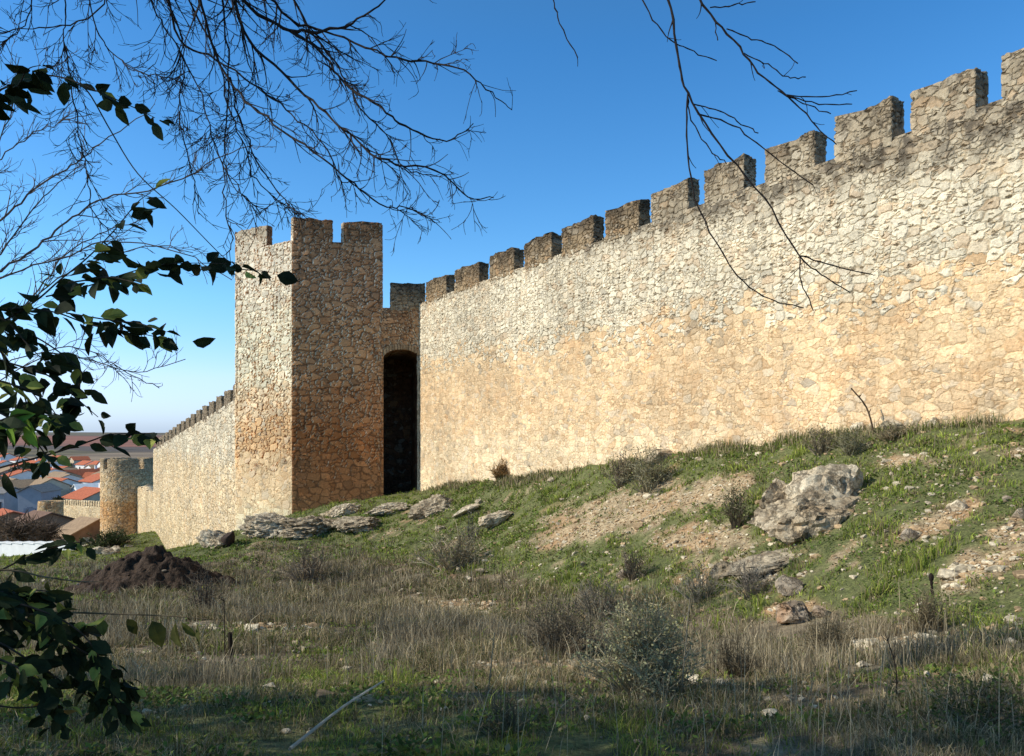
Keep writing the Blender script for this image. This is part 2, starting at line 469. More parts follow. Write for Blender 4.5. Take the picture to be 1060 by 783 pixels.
def plain(name, col, rough=.85, var=.25, scale=2., bump=0., spec=.2, streak=None):
    m = NT(name)
    pos = m.n('NewGeometry').outputs['Position']
    v_ = m.vmath('MULTIPLY', pos, streak) if streak else pos
    n = m.noise(v_, scale, 5, .6)
    v = m.mr(n.outputs[0], .25, .75, 1 - var, 1 + var, 'LINEAR')
    c = m.mix(1., col, m.n('CombineColor', i={0: v, 1: v, 2: v}).outputs[0], 'MULTIPLY')
    m.set(m.b.inputs['Base Color'], c); m.b.inputs['Roughness'].default_value = rough; m.b.inputs['Specular IOR Level'].default_value = spec
    if bump:
        m.set(m.b.inputs['Normal'], m.n('Bump', i={'Strength': .8, 'Distance': bump, 'Height': n.outputs[0]}).outputs[0])
    return m.m


def ground_mat():
    m = NT('earth')
    pos = m.n('NewGeometry').outputs['Position']
    zn = m.n('SeparateColor', i={0: m.n('VertexColor', layer_name='Col').outputs[0]})
    a = m.noise(pos, 2.3, 6, .7); b = m.noise(pos, 14, 5, .75); c_ = m.noise(pos, .7, 3)
    dirt = m.mix(m.mr(a.outputs[0], .35, .65), (.10, .075, .046), (.27, .21, .135))
    moss = m.mix(m.mr(b.outputs[0], .35, .65), (.055, .078, .02), (.16, .185, .055))
    c = m.mix(m.mr(m.math('ADD', zn.outputs[0], m.math('MULTIPLY', m.math('SUBTRACT', a.outputs[0], .5), .8)), .3, .6, 0, .75), dirt, moss)
    rub = m.mix(m.mr(b.outputs[0], .36, .6), (.26, .18, .10), (.56, .43, .26))
    rub = m.mix(m.mr(c_.outputs[0], .45, .62, 0, .75), rub, (.42, .235, .11))
    c = m.mix(zn.outputs[1], c, rub)
    v = m.mr(m.noise(pos, 40, 3, .7).outputs[0], .3, .7, .6, 1.35, 'LINEAR')
    c = m.mix(1., c, m.n('CombineColor', i={0: v, 1: v, 2: v}).outputs[0], 'MULTIPLY')
    # ploughed fields of the plain
    s = m.n('SeparateXYZ', i={0: pos})
    wob = m.vmath('SCALE', m.noise(pos, .004, 3).outputs[1], scale=160.)
    fv = m.vmath('MULTIPLY', m.vmath('ADD', pos, wob), (1 / 260, 1 / 190, 0))
    cell = m.n('SeparateColor', i={0: m.vor(fv, rnd=.9).outputs['Color']})
    f = m.mix(m.mr(cell.outputs[0], .3, .7), (.17, .10, .06), (.28, .20, .125))
    f = m.mix(m.mr(cell.outputs[1], .68, .74), f, (.10, .075, .055))
    f = m.mix(m.mr(cell.outputs[2], .7, .78, 0, .8), f, (.15, .125, .06))
    yy = m.math('ADD', s.outputs[1], m.math('MULTIPLY', m.math('SUBTRACT', m.noise(pos, .003, 3).outputs[0], .5), 500.))
    red = m.math('MULTIPLY', m.mr(yy, 760, 830), m.mr(yy, 1080, 1200, 1, 0))
    red = m.math('MULTIPLY', red, m.mr(m.noise(m.vmath('MULTIPLY', pos, (.0022, .006, 0)), 1., 3).outputs[0], .40, .50))
    f = m.mix(m.math('MULTIPLY', red, .8), f, (.33, .125, .07))
    st = m.mr(m.noise(m.vmath('MULTIPLY', pos, (.002, .03, 0)), 1., 3).outputs[0], .3, .7, .65, 1.25, 'LINEAR')
    f = m.mix(1., f, m.n('CombineColor', i={0: st, 1: st, 2: st}).outputs[0], 'MULTIPLY')
    hd = m.vor(m.vmath('MULTIPLY', pos, (.018, .009, 0)), rnd=1.)
    f = m.mix(m.math('MULTIPLY', m.mr(hd.outputs[0], .10, .2, .8, 0), m.mr(m.noise(pos, .006, 2).outputs[0], .46, .54)), f, (.035, .038, .025))
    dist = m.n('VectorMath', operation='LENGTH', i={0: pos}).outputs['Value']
    f = m.mix(m.mr(dist, 300, 5000, 0, .55, 'LINEAR'), f, (.33, .29, .31))  # distance haze painted into the field colour
    c = m.mix(m.mr(dist, 95, 150), c, f)
    m.set(m.b.inputs['Base Color'], c)
    h = m.math('ADD', a.outputs[0], m.math('MULTIPLY', b.outputs[0], .5))
    m.set(m.b.inputs['Normal'], m.n('Bump', i={'Strength': .9, 'Distance': .07, 'Height': h}).outputs[0])
    return m.m


# ------------------------------------------------------------------ ground sheet
def axis(segs):
    out = [np.arange(a, b, d) for a, b, d in segs]
    return np.unique(np.round(np.concatenate(out), 4))


gx = np.r_[-np.geomspace(6000, 60, 46), np.arange(-59, -26, .9), np.arange(-26, 20, .16), np.arange(20, 60, 1.), np.geomspace(60, 6000, 40)]
gy = np.r_[-np.geomspace(3000, 12, 24), np.arange(-11, 1, .6), np.arange(1, 46, .16), np.arange(46, 140, 1.), np.geomspace(140, 6500, 60)]
GX, GY = np.meshgrid(gx, gy)
GZ = ground(GX, GY)
nx, ny = len(gx), len(gy)
ii = np.arange(ny - 1)[:, None] * nx + np.arange(nx - 1)[None, :]
quads = np.stack([ii, ii + 1, ii + nx + 1, ii + nx], -1).reshape(-1, 4)
zg, zb_, zs_, _, _ = zones(GX.ravel(), GY.ravel(), GZ.ravel())
g_o = mk('ground', np.c_[GX.ravel(), GY.ravel(), GZ.ravel()], quads, ground_mat(), col=np.c_[zg, zb_ * (np.hypot(GX, GY).ravel() < 90) * (GY.ravel() > 1), zs_], smooth=True)
tag(g_o, kind='structure')


# ------------------------------------------------------------------ masonry geometry
def prism(path, zb, zt, du, dz, closed=True, cap=True):
    """upright wall over a footprint path, metric UVs; du: spacing per segment"""
    path = [np.asarray(p, float) for p in path]
    segs = list(zip(path, path[1:] + ([path[0]] if closed else [])))
    if not hasattr(du, '__len__'): du = [du] * len(segs)
    pts = []; us = []; u = 0.
    for (a, b), d in zip(segs, du):
        L = np.linalg.norm(b - a); k = max(1, int(math.ceil(L / d)))
        for t in range(k): pts.append(a + (b - a) * t / k); us.append(u + L * t / k)
        u += L
    us.append(u)
    if not closed: pts.append(path[-1])
    pts = np.array(pts); us = np.array(us); n = len(pts)
    bz = np.array([zb(*p) if callable(zb) else zb for p in pts]); tz = np.array([zt(*p) if callable(zt) else zt for p in pts])
    k = max(1, int(math.ceil((tz - bz).max() / dz)))
    t = np.linspace(0, 1, k + 1)
    Z = bz[None, :] + (tz - bz)[None, :] * t[:, None]
    V = np.stack([np.broadcast_to(pts[:, 0], Z.shape), np.broadcast_to(pts[:, 1], Z.shape), Z], -1).reshape(-1, 3)
    m = n if closed else n - 1
    i = np.arange(k)[:, None]; j = np.arange(m)[None, :]; jn = (j + 1) % n
    q = np.stack([i * n + j, i * n + jn, (i + 1) * n + jn, (i + 1) * n + j], -1).reshape(-1, 4)
    J = np.broadcast_to(j, (k, m)).ravel()
    Zl = Z.ravel()[q]
    U = np.stack([us[J], us[J + 1], us[J + 1], us[J]], -1)
    uv = np.stack([U, Zl], -1).reshape(-1, 2)
    faces = [q]
    if cap and closed:
        top = (k * n + np.arange(n))[None, :]
        faces.append(top); uv = np.vstack([uv, pts + 31.7])
    # orientation: outward
    A = 0.5 * np.sum(pts[:, 0] * np.roll(pts[:, 1], -1) - np.roll(pts[:, 0], -1) * pts[:, 1])
    return V, faces, uv, A


def wall_obj(name, path, zb, zt, du, dz, mat, parent, closed=True, cap=True, rough=0., uoff=0.):
    path = [np.asarray(p, float) for p in path]
    if closed:
        a = np.array(path); A = np.sum(a[:, 0] * np.roll(a[:, 1], -1) - np.roll(a[:, 0], -1) * a[:, 1])
        if A < 0:
            path = path[:1] + path[1:][::-1]
            if hasattr(du, '__len__'): du = du[::-1]
    V, f, uv, _ = prism(path, zb, zt, du, dz, closed, cap)
    if uoff: uv = uv + np.array([uoff, 0])
    return mk(name, V, f, mat, parent, uv=uv, smooth=True)


rng = random.Random(7); nr = np.random.default_rng(7)
v3 = lambda p, z: np.array([p[0], p[1], z])

# ---- the great wall
w_root = empty('castle_wall', v3(wallP(30), gz(*wallP(30))), 'long high sunlit rubble stone curtain wall with battlements climbing to the right', 'wall', 'castle defences')
fr = [wallP(Y) for Y in (3, 12.6, 37, 38.25)]
bk = [p - WN * 2.0 for p in fr]
wall_obj('wall_body', [fr[0], fr[1], fr[2], fr[3], bk[3], bk[0]], lambda x, y: gz(x, y) - .8,
         lambda x, y: WALL_TOP + (vnoise(x * 1.3, y * 1.3, 4) - .5) * .12, [.5, .048, .048, .3, 1., .5], .048, MAT_WALL, w_root)
MER = [(1037, 1098, 46), (943, 1010, 68), (864, 923, 104), (792, 843, 137), (729, 770, 167), (674, 712, 190), (627, 661, 210), (582, 614, 228), (543, 571, 244), (507, 532, 259), (471, 496, 273), (441, 462, 285)]
mer_top = 7.22


def merlon(parent, a, b, inward, th, z0, z1, mat, du=.05, seed=0, name='merlon'):
    """block between footprint points a, b standing on a wall head"""
    a = np.asarray(a, float); b = np.asarray(b, float)
    f = lambda x, y: z1 + (vnoise(x * 2.3 + seed, y * 2.3, 9) - .5) * .16
    return wall_obj(name, [a, b, b + inward * th, a + inward * th], z0 - .12, f, du, du, mat, parent, uoff=seed * 3.3)


for k, (l, r_, pt) in enumerate(MER):
    A_ = wallP(wallY(r_)) + WN * .003; B_ = wallP(wallY(l)) + WN * .003
    merlon(w_root, A_, B_, -WN, .46, WALL_TOP, mer_top + rng.uniform(-.06, .07), MAT_MERLOND if k in (6, 7, 8, 9, 10, 11) else MAT_MERLON, .045, k + 1)
Yq = wallY(1098)
while Yq > 5:                      # the battlements go on past the photograph's edge
    Yq -= .55; A_ = wallP(Yq - 1.55); merlon(w_root, A_, wallP(Yq), -WN, .46, WALL_TOP, mer_top, MAT_MERLON, .15, Yq); Yq -= 1.55

# ---- polygonal tower
cen = sum(octs) / NS
t_root = empty('polygonal_tower', v3(cen, gz(*cen)), 'tall polygonal stone tower with battlements in front of the wall', 'tower', 'castle defences')
TT = 9.12
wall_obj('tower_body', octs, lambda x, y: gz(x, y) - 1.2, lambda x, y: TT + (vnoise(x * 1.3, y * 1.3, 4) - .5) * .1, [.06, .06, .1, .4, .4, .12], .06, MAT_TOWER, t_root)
for k in range(NS):
    a, b = octs[k], octs[(k + 1) % NS]
    SD = np.linalg.norm(b - a); d = (b - a) / SD; inw = cen - (a + b) / 2; inw /= np.linalg.norm(inw)
    off = -inw * .004
    if k == 1: spans = [(.42, .985)]
    elif SD > 6: spans = [(.02, .19), (.26, .43), (.50, .67), (.74, .97)]
    else: spans = [(.012, .435), (.555, .985)]
    for s0, s1 in spans:
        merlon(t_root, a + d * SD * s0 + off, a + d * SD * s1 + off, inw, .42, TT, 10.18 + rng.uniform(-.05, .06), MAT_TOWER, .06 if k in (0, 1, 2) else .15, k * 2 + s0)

# ---- arched bridge between tower and wall
dB = (OCT_R - np.array([-4.62, 38.0])); LB = np.linalg.norm(dB); dB /= LB       # from wall to tower
nB = np.array([dB[1], -dB[0]]);  nB = -nB if nB[1] > 0 else nB                    # faces the camera
Wend = np.array([-4.62, 38.0])
b_root = empty('arched_bridge', v3((Wend + OCT_R) / 2, gz(*((Wend + OCT_R) / 2))), 'narrow stone bridge with tall dark archway joining polygonal tower to wall', 'bridge', 'castle defences')
BT = 6.02
s_open0, s_open1 = -.02, LB - .04


def arch_z(s):
    t = (s - (s_open0 + s_open1) / 2) / ((s_open1 - s_open0) / 2)
    return 3.55 + .42 * math.sqrt(max(0, 1 - t * t)) if abs(t) < 1 else None


s_list = sorted(set(list(np.linspace(-.3, LB + .25, 50)) + [s_open0 - 1e-4, s_open0 + 1e-4, s_open1 - 1e-4, s_open1 + 1e-4]))
fp = []; bz = []
for s in s_list:
    z = arch_z(s)
    p = Wend + dB * s
    fp.append(p); bz.append(z if z is not None else gz(*p) - .8)
mbv = []; mbf = []; muv = []
K = 60
cols = []
for p, z0, s in zip(fp, bz, s_list):
    cols.append([len(mbv) + q for q in range(K + 1)])
    for q in range(K + 1): mbv.append((p[0], p[1], z0 + (BT - z0) * q / K))
for c in range(len(cols) - 1):
    if abs(bz[c] - bz[c + 1]) > 2: continue
    for q in range(K):
        idx = [cols[c][q], cols[c + 1][q], cols[c + 1][q + 1], cols[c][q + 1]]
        mbf.append(idx)
        for v in idx: muv.append((s_list[c] if v in (cols[c][q], cols[c][q + 1]) else s_list[c + 1], mbv[v][2]))
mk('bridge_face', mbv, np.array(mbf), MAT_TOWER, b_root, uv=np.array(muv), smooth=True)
# passage behind the arch: soffit, jambs, far end, roof
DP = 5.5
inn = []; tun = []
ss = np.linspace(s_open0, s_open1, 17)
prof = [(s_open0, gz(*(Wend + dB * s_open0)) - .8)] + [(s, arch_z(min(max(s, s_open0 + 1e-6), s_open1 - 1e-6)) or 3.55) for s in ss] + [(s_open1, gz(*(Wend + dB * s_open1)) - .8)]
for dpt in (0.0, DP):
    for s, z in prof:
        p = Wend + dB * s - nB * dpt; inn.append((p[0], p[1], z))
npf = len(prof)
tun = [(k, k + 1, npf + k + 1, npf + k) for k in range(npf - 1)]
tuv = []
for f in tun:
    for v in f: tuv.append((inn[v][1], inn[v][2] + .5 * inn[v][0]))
mk('passage', inn, np.array(tun), MAT_PASSAGE_SHADE, b_root, uv=np.array(tuv))
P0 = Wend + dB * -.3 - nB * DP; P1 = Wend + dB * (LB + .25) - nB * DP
wall_obj('back_wall', [P0, P1, P1 - nB * .8, P0 - nB * .8], gz(*P0) - .8, BT, .5, .5, MAT_PASSAGE_SHADE, b_root)
A_ = Wend + dB * -.3 - nB * .02; B_ = Wend + dB * (LB + .25) - nB * .02
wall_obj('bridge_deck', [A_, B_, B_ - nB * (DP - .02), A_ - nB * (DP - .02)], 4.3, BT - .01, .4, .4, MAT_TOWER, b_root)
m0 = Wend + dB * -.28 + nB * .004; m1 = Wend + dB * 1.40 + nB * .004
merlon(b_root, m0, m1, -nB, .5, BT, 7.28, MAT_MERLOND, .05, 3)  # the dark material also paints in the shade on this merlon
# brick-thick voussoirs round the arch
mb = MB()
for k in range(13):
    s = s_open0 + (s_open1 - s_open0) * (k + .5) / 13
    z = arch_z(s); p = Wend + dB * s + nB * .02
    t = (s - (s_open0 + s_open1) / 2) / ((s_open1 - s_open0) / 2)
    mb.box((p[0], p[1], z + .14), (.105, .09, .26 + rng.uniform(-.03, .05)), math.atan2(dB[1], dB[0]), col=np.array((.40, .27, .15)) * rng.uniform(.7, 1.15))
VST = vcol('stone_voussoir', .9, 0, .1, 14., .4)
mb.build('arch_ring', VST, b_root)

# ---- far curtain wall beyond the tower
f_root = empty('far_wall', v3((FAR0 + FAR1) / 2, gz(*((FAR0 + FAR1) / 2))), 'sunlit curtain wall running downhill behind the polygonal tower', 'wall', 'castle defences')
fd = (FAR1 - FAR0) / np.linalg.norm(FAR1 - FAR0); fn = np.array([-fd[1], fd[0]]); fn = -fn if fn[0] > 0 else fn
ZF0, ZF1 = 2.1, -2.1


def fz(x, y):
    return 2.35 + (y - 50) / 41 * (-4.05) - .55


wall_obj('wall_body', [FAR0, FAR1, FAR1 - fn * 1.8, FAR0 - fn * 1.8], lambda x, y: gz(x, y) - 1.5, lambda x, y: fz(x, y), [.12, .3, .6, .3], .12, MAT_FAR, f_root)
Lf = np.linalg.norm(FAR1 - FAR0); s = .4; k = 0
while s < Lf - 2.2:
    a = FAR0 + fd * s; b = a + fd * 2.1; zm = fz(*((a + b) / 2))
    merlon(f_root, a + fn * .005, b + fn * .005, -fn, .5, zm - .12, zm + .95, MAT_FARTOP, .15, k + 20); k += 1; s += 3.15
# low broken stretch between far wall and round tower
l0 = FAR1 + fd * .1; l1 = np.array([-53.2, 108.2])
lw = empty('low_wall', v3((l0 + l1) / 2, gz(*l0)), 'low ruined wall stretch between the far wall and the round tower', 'wall', 'castle defences')
wall_obj('wall_body', [l0, l1, l1 - fn * 1.4, l0 - fn * 1.4], -18, lambda x, y: -7.9 + (vnoise(x, y, 3) - .5) * .8, .3, .3, MAT_FAR, lw)

# ---- round tower
def ring(c, r, n, a0=0): return [np.array([c[0] + r * math.cos(a0 + 2 * math.pi * k / n), c[1] + r * math.sin(a0 + 2 * math.pi * k / n)]) for k in range(n)]


def round_tower(label, px, Y, r, ztop, zm, zbase, gaps, mat, du):
    c = np.array([(px - HX) / FX * Y, Y])
    root = empty('round_tower', v3(c, gz(*c)), label, 'tower', 'castle defences')
    wall_obj('tower_body', ring(c, r, 48), zbase, ztop, du, du, mat, root)
    for g0, g1 in gaps:                     # merlons as curved blocks
        n = max(4, int((g1 - g0) / .1)); aa = np.linspace(g0, g1, n)
        path = [c + (r + .005) * np.array([math.cos(t), math.sin(t)]) for t in aa] + [c + (r - .6) * np.array([math.cos(t), math.sin(t)]) for t in aa[::-1]]
        wall_obj('merlon', path, ztop - .15, zm, du, du, mat, root)
    return root


vt = math.atan2(-110, 55.4)               # bearing of the camera seen from the tower
round_tower('squat round stone tower with a notched top at the end of the far wall', 132, 110, 3.42, -5.6, -4.15, -19,
            [(vt - 2.2, vt - 1.06), (vt - .80, vt + .42), (vt + .66, vt + 1.45), (vt + 1.75, vt + 2.7), (vt + 3.0, vt + 3.85)], MAT_ROUND, .2)
vt2 = math.atan2(-150, 91)
round_tower('small distant stone tower with a notched top standing among the town houses', 53, 150, 2.3, -15.6, -14.1, -23,
            [(vt2 - 1.2, vt2 - .45), (vt2 + .05, vt2 + 1.3), (vt2 + 1.8, vt2 + 4.5)], MAT_ROUND, .25)
# crenellated wall between the two round towers
q0 = np.array([(66 - HX) / FX * 148, 148]); q1 = np.array([(108 - HX) / FX * 132, 132])
tw = empty('town_wall', v3((q0 + q1) / 2, -20), 'distant pale wall with many small pointed battlements between the round towers', 'wall', 'castle defences')
td = (q1 - q0) / np.linalg.norm(q1 - q0); tn = np.array([-td[1], td[0]])
if tn[1] < 0: tn = -tn
wall_obj('wall_body', [q0, q1, q1 + tn * 1.2, q0 + tn * 1.2], -22, lambda x, y: -14.6 + (148 - y) * .075, .25, .25, MAT_FAR, tw)
L_ = np.linalg.norm(q1 - q0); s = .2
while s < L_ - 1:
    a = q0 + td * s; z = -14.6 + (148 - a[1]) * .075
    merlon(tw, a - tn * .005, a + td * .75 - tn * .005, tn, .5, z, z + 1.0, MAT_FAR, .2, s); s += 1.3

# ------------------------------------------------------------------ the town on the plain
WHITE = plain('whitewash', (.74, .73, .70), var=.12, scale=1.2); CREAMH = plain('cream_render', (.55, .46, .34), var=.15, scale=.8)
BLUEG = plain('blue_grey_sheet', (.30, .32, .36), var=.12, scale=.8, spec=.1); GREYW = plain('grey_render', (.36, .36, .38), var=.15, scale=.8)
BROWNW = plain('adobe_wall', (.26, .17, .11), var=.3, scale=.9)
REDT = plain('red_roof_tiles', (.46, .13, .06), var=.35, scale=1.6, streak=(3, 1, 1)); TANT = plain('old_roof_tiles', (.33, .22, .13), var=.35, scale=1.6, streak=(3, 1, 1))
BRNT = plain('brown_roof_tiles', (.20, .115, .075), var=.35, scale=1.6, streak=(3, 1, 1)); GLASSD = plain('dark_window', (.03, .035, .045), rough=.25, var=.1, spec=.5)
GREYR = plain('grey_sheet_roof', (.24, .22, .20), var=.3, spec=.05)
METAL = plain('grey_metal_door', (.16, .19, .25), var=.1, spec=.4)


def house(label, px0, px1, pyt, pyb, Y, depth, wall, roof, rise=1.6, ridge='x', wins=0, wz=.55, doors=0, chim=False, win_mat=None, over=.35, rz=None):
    x0 = (px0 - HX) / FX * Y; x1 = (px1 - HX) / FX * Y; z1 = (HY - pyt) / FX * Y
    z0 = min((HY - pyb) / FX * Y, gz((x0 + x1) / 2, Y)) - .3
    root = empty('house' if win_mat is None else 'warehouse', ((x0 + x1) / 2, Y + depth / 2, z0 + .3), label, 'house' if win_mat is None else 'warehouse', 'town houses below the castle')
    m = MB(); xa, ya, yb = (x0 + x1) / 2, Y, Y + depth
    if ridge == 'x':
        V = [(x0, ya, z0), (x1, ya, z0), (x1, yb, z0), (x0, yb, z0), (x0, ya, z1), (x1, ya, z1), (x1, yb, z1), (x0, yb, z1), (x0, (ya + yb) / 2, z1 + rise), (x1, (ya + yb) / 2, z1 + rise)]
        m.add(V, [(0, 1, 5, 4), (2, 3, 7, 6), (0, 4, 7, 3), (1, 2, 6, 5)]); m.add(V, [(4, 8, 7), (5, 6, 9)])
        r = [(x0 - over, ya - over, z1 - .12), (x1 + over, ya - over, z1 - .12), (x1 + over, (ya + yb) / 2, z1 + rise + .1), (x0 - over, (ya + yb) / 2, z1 + rise + .1), (x1 + over, yb + over, z1 - .12), (x0 - over, yb + over, z1 - .12)]
    else:
        V = [(x0, ya, z0), (x1, ya, z0), (x1, yb, z0), (x0, yb, z0), (x0, ya, z1), (x1, ya, z1), (x1, yb, z1), (x0, yb, z1), (xa, ya, z1 + rise), (xa, yb, z1 + rise)]
        m.add(V, [(0, 1, 5, 4), (2, 3, 7, 6), (0, 4, 7, 3), (1, 2, 6, 5)]); m.add(V, [(4, 5, 8), (6, 7, 9)])
        r = [(x0 - over, yb + over, z1 - .12), (x0 - over, ya - over, z1 - .12), (xa, ya - over, z1 + rise + .1), (xa, yb + over, z1 + rise + .1), (x1 + over, ya - over, z1 - .12), (x1 + over, yb + over, z1 - .12)]
    m.build('wall', wall, root)
    q = MB(); r = np.array(r); up = np.array([0, 0, .18])
    for f in ((0, 1, 2, 3), (3, 2, 4, 5)):
        p = r[list(f)]
        q.add(np.vstack([p, p + up]), [(0, 1, 2, 3), (4, 5, 6, 7), (0, 1, 5, 4), (1, 2, 6, 5), (2, 3, 7, 6), (3, 0, 4, 7)])
    rf = q.build('roof', roof, root)
    if chim:
        c = MB(); c.box((x0 + (x1 - x0) * .7, (ya + yb) / 2 + .3, z1 + rise + .5), (.7, .7, 1.4)); c.box((x0 + (x1 - x0) * .7, (ya + yb) / 2 + .3, z1 + rise + 1.25), (.9, .9, .12)); c.build('chimney', WHITE, rf)
    root.rotation_euler[2] = rng.uniform(-.8, -.5) if rz is None else rz
    W_, H_ = x1 - x0, z1 - z0
    for k in range(wins):
        b = MB(); cx = x0 + W_ * (k + .5) / wins; b.box((cx, ya - .03, z0 + H_ * wz), (min(1.1, W_ / wins * .4), .12, min(1.5, H_ * .35)))
        b.build('window', win_mat or GLASSD, root)
    for k in range(doors):
        b = MB(); cx = x0 + W_ * (k + .5) / doors; b.box((cx, ya - .04, z0 + 1.3), (min(2.6, W_ / doors * .5), .12, 2.6)); b.build('door', METAL, root)
    return root


house('white gabled house with red tiled roof beside the round tower', 67, 82, 494, 506, 262, 14, WHITE, REDT, 2.0, 'y', 1, rz=-.75)
house('grey shaded house wing with long red roof beside the round tower', 82.6, 105, 497, 506, 264, 9, GREYW, REDT, 2.2, 'x', 4, chim=True, rz=.15)  # grey wall colour paints in the shade on this side of the house
house('long low white house with tan tiled roof left of the white gabled house', 45, 66.5, 499, 507, 250, 8, WHITE, TANT, 1.6, 'x', 2)
house('white house with red roof at the far left edge of town', 2, 24, 492, 500, 282, 9, WHITE, REDT, 2.0, 'x', 3)
house('house with broad red roof just above the battlemented town wall', 66, 106, 516.5, 524, 170, 10, CREAMH, REDT, 1.9, 'x', 3, chim=True)
house('small white gabled house behind the broad red roof', 77, 100, 509.5, 516, 195, 10, WHITE, WHITE, 1.7, 'y')
house('cream house with tan roof in the middle of town', 52, 77, 510, 518, 205, 9, CREAMH, TANT, 1.5, 'x', 3)
house('blue grey sheet metal warehouse with tall grey doors', 17, 40, 510, 531, 172, 9, BLUEG, GREYR, 1.3, 'y', 1, .35, 1, win_mat=METAL, rz=.1)
house('grey block with flat wide shutters left of the blue warehouse', -22, 4, 511, 532, 178, 7, GREYW, GREYR, 1.0, 'x', 3, .5, 1, rz=0)
house('brown adobe house with red tile roof at the left edge', -30, 14, 540, 552, 128, 8, BROWNW, REDT, 1.3, 'x', 2)
house('long brown adobe barn with brown roof behind the white wall', 8, 44, 545, 562, 118, 9, BROWNW, BRNT, 1.6, 'x', 2)
house('ochre house with old tiled roof in front of the town wall', 58, 92, 556, 566, 108, 9, BROWNW, TANT, 2.0, 'x', 1)
house('white house with tan roof behind the grey block', -10, 12, 503, 510, 215, 9, WHITE, TANT, 1.6, 'x', 2)
house('white cube house with flat tan roof right of town by the tower', 98, 112, 508, 518, 215, 8, WHITE, TANT, .8, 'x', 2)
house('small cream house half hidden by trees at the left', 26, 44, 504, 510, 236, 8, CREAMH, BRNT, 1.4, 'x', 2)

hr = random.Random(3)
KINDS = [(WHITE, REDT, 'white walled house with red tiled roof in the distant village'), (CREAMH, TANT, 'cream house with tan tiled roof in the distant village'),
         (WHITE, TANT, 'white house with weathered tan roof in the distant village'), (CREAMH, REDT, 'cream walled house with red roof in the distant village'), (BROWNW, BRNT, 'brown house with brown tiled roof in the distant village')]
for k in range(38):
    Yh = 190 + 250 * (k / 38) ** 1.2; pxh = hr.uniform(-30, 112); wh = hr.uniform(5.5, 9.5) / Yh * FX
    pb = HY + 20 * FX / Yh; wl, rf_, lb = KINDS[hr.choice((0, 0, 0, 1, 2, 2, 3, 4))]
    house(lb, pxh - wh / 2, pxh + wh / 2, pb - hr.uniform(3.2, 5.5) / Yh * FX, pb, Yh, hr.uniform(7, 10), wl, rf_, hr.uniform(1.2, 2.0), hr.choice('xxy'), hr.choice((1, 2, 2, 3)), chim=hr.random() < .4)

# white yard wall in the hollow
ww = empty('yard_wall', (-29, 48, gz(-29, 48)), 'low whitewashed yard wall at the far edge of the meadow', 'wall')
yw = [(-27.6 - .87 * t, 48 + .5 * t) for t in np.linspace(0, 19, 15)]; rzy = math.atan2(-.5, .87)
mb = MB()
for (xa_, ya_), (xb_, yb2) in zip(yw, yw[1:]):
    ym_ = (ya_ + yb2) / 2; zt = -117.5 * ym_ / 790; mb.box(((xa_ + xb_) / 2, ym_, zt - 1.0), (math.hypot(xb_ - xa_, yb2 - ya_) + .004, .35, 2.0), rzy)
mb.build('wall_body', WHITE, ww)
mb = MB()
for (xa_, ya_), (xb_, yb2) in zip(yw, yw[1:]):
    ym_ = (ya_ + yb2) / 2; zt = -117.5 * ym_ / 790; mb.box(((xa_ + xb_) / 2, ym_, zt + .035), (math.hypot(xb_ - xa_, yb2 - ya_) + .004, .45, .07), rzy)
mb.build('coping', WHITE, ww)


# ------------------------------------------------------------------ rocks
def ico(sub):
    import bmesh
    bm = bmesh.new(); bmesh.ops.create_icosphere(bm, subdivisions=sub, radius=1)
    V = np.array([v.co[:] for v in bm.verts]); Fa = np.array([[v.index for v in f.verts] for f in bm.faces]); bm.free()
    return V, Fa


ICO = {k: ico(k) for k in (2, 3, 4, 5)}


def rock_shape(seed, sub, sx, sy, sz, facets=9, rough=.16):
    V, Fa = ICO[sub]; V = V.copy(); r = np.random.default_rng(seed)
    for k in range(facets):
        d = r.normal(size=3); d /= np.linalg.norm(d); h = r.uniform(.45, .85)
        t = V @ d; V -= np.outer(np.maximum(t - h, 0) * .92, d)
    n = n3(V * 1.6 + seed, seed) - .5; V *= (1 + rough * 2 * n)[:, None]
    if sub > 2:
        n = n3(V * 4.6 + seed, seed + 5) - .5; V *= (1 + rough * 1.4 * n)[:, None]
    if sub > 3:
        n = ridge(V * np.array([2.6, 2.6, 4.2]), seed + 2); V *= (1 - rough * .55 * np.maximum(n - .55, 0) * 2)[:, None]
        n = n3(V * 11 + seed, seed + 9) - .5; V *= (1 + rough * .75 * n)[:, None]
        if sub > 4:
            n = n3(V * 24, seed + 4) - .5; V *= (1 + rough * .40 * n)[:, None]
    a = r.uniform(0, 6.28); ca, sa = math.cos(a), math.sin(a)
    return V * np.array([sx, sy, sz]), Fa


def rock(px, py, w, h, label, mat=ROCKW, sub=3, seed=1, cat='stone', group=None, name='stone', depth=.8, tilt=0., sink=.24, facets=9, rough=.16):
    """stone whose middle foot is at the pixel; w, h in pixels of the photograph"""
    p = gp(px, py + h * .32); s = p[1] / FX
    V, Fa = rock_shape(seed, sub, w * s / 2 * 1.08, w * s / 2 * depth, h * s / 2 * 1.25, facets, rough)
    c, s_ = math.cos(tilt), math.sin(tilt)
    V = np.c_[V[:, 0] * c - V[:, 2] * s_, V[:, 1], V[:, 0] * s_ + V[:, 2] * c]
    V = V + p + np.array([0, 0, h * s * (.5 - sink)])
    o = mk(name, V, Fa, mat, origin=p, smooth=False)
    return tag(o, label, cat, group)


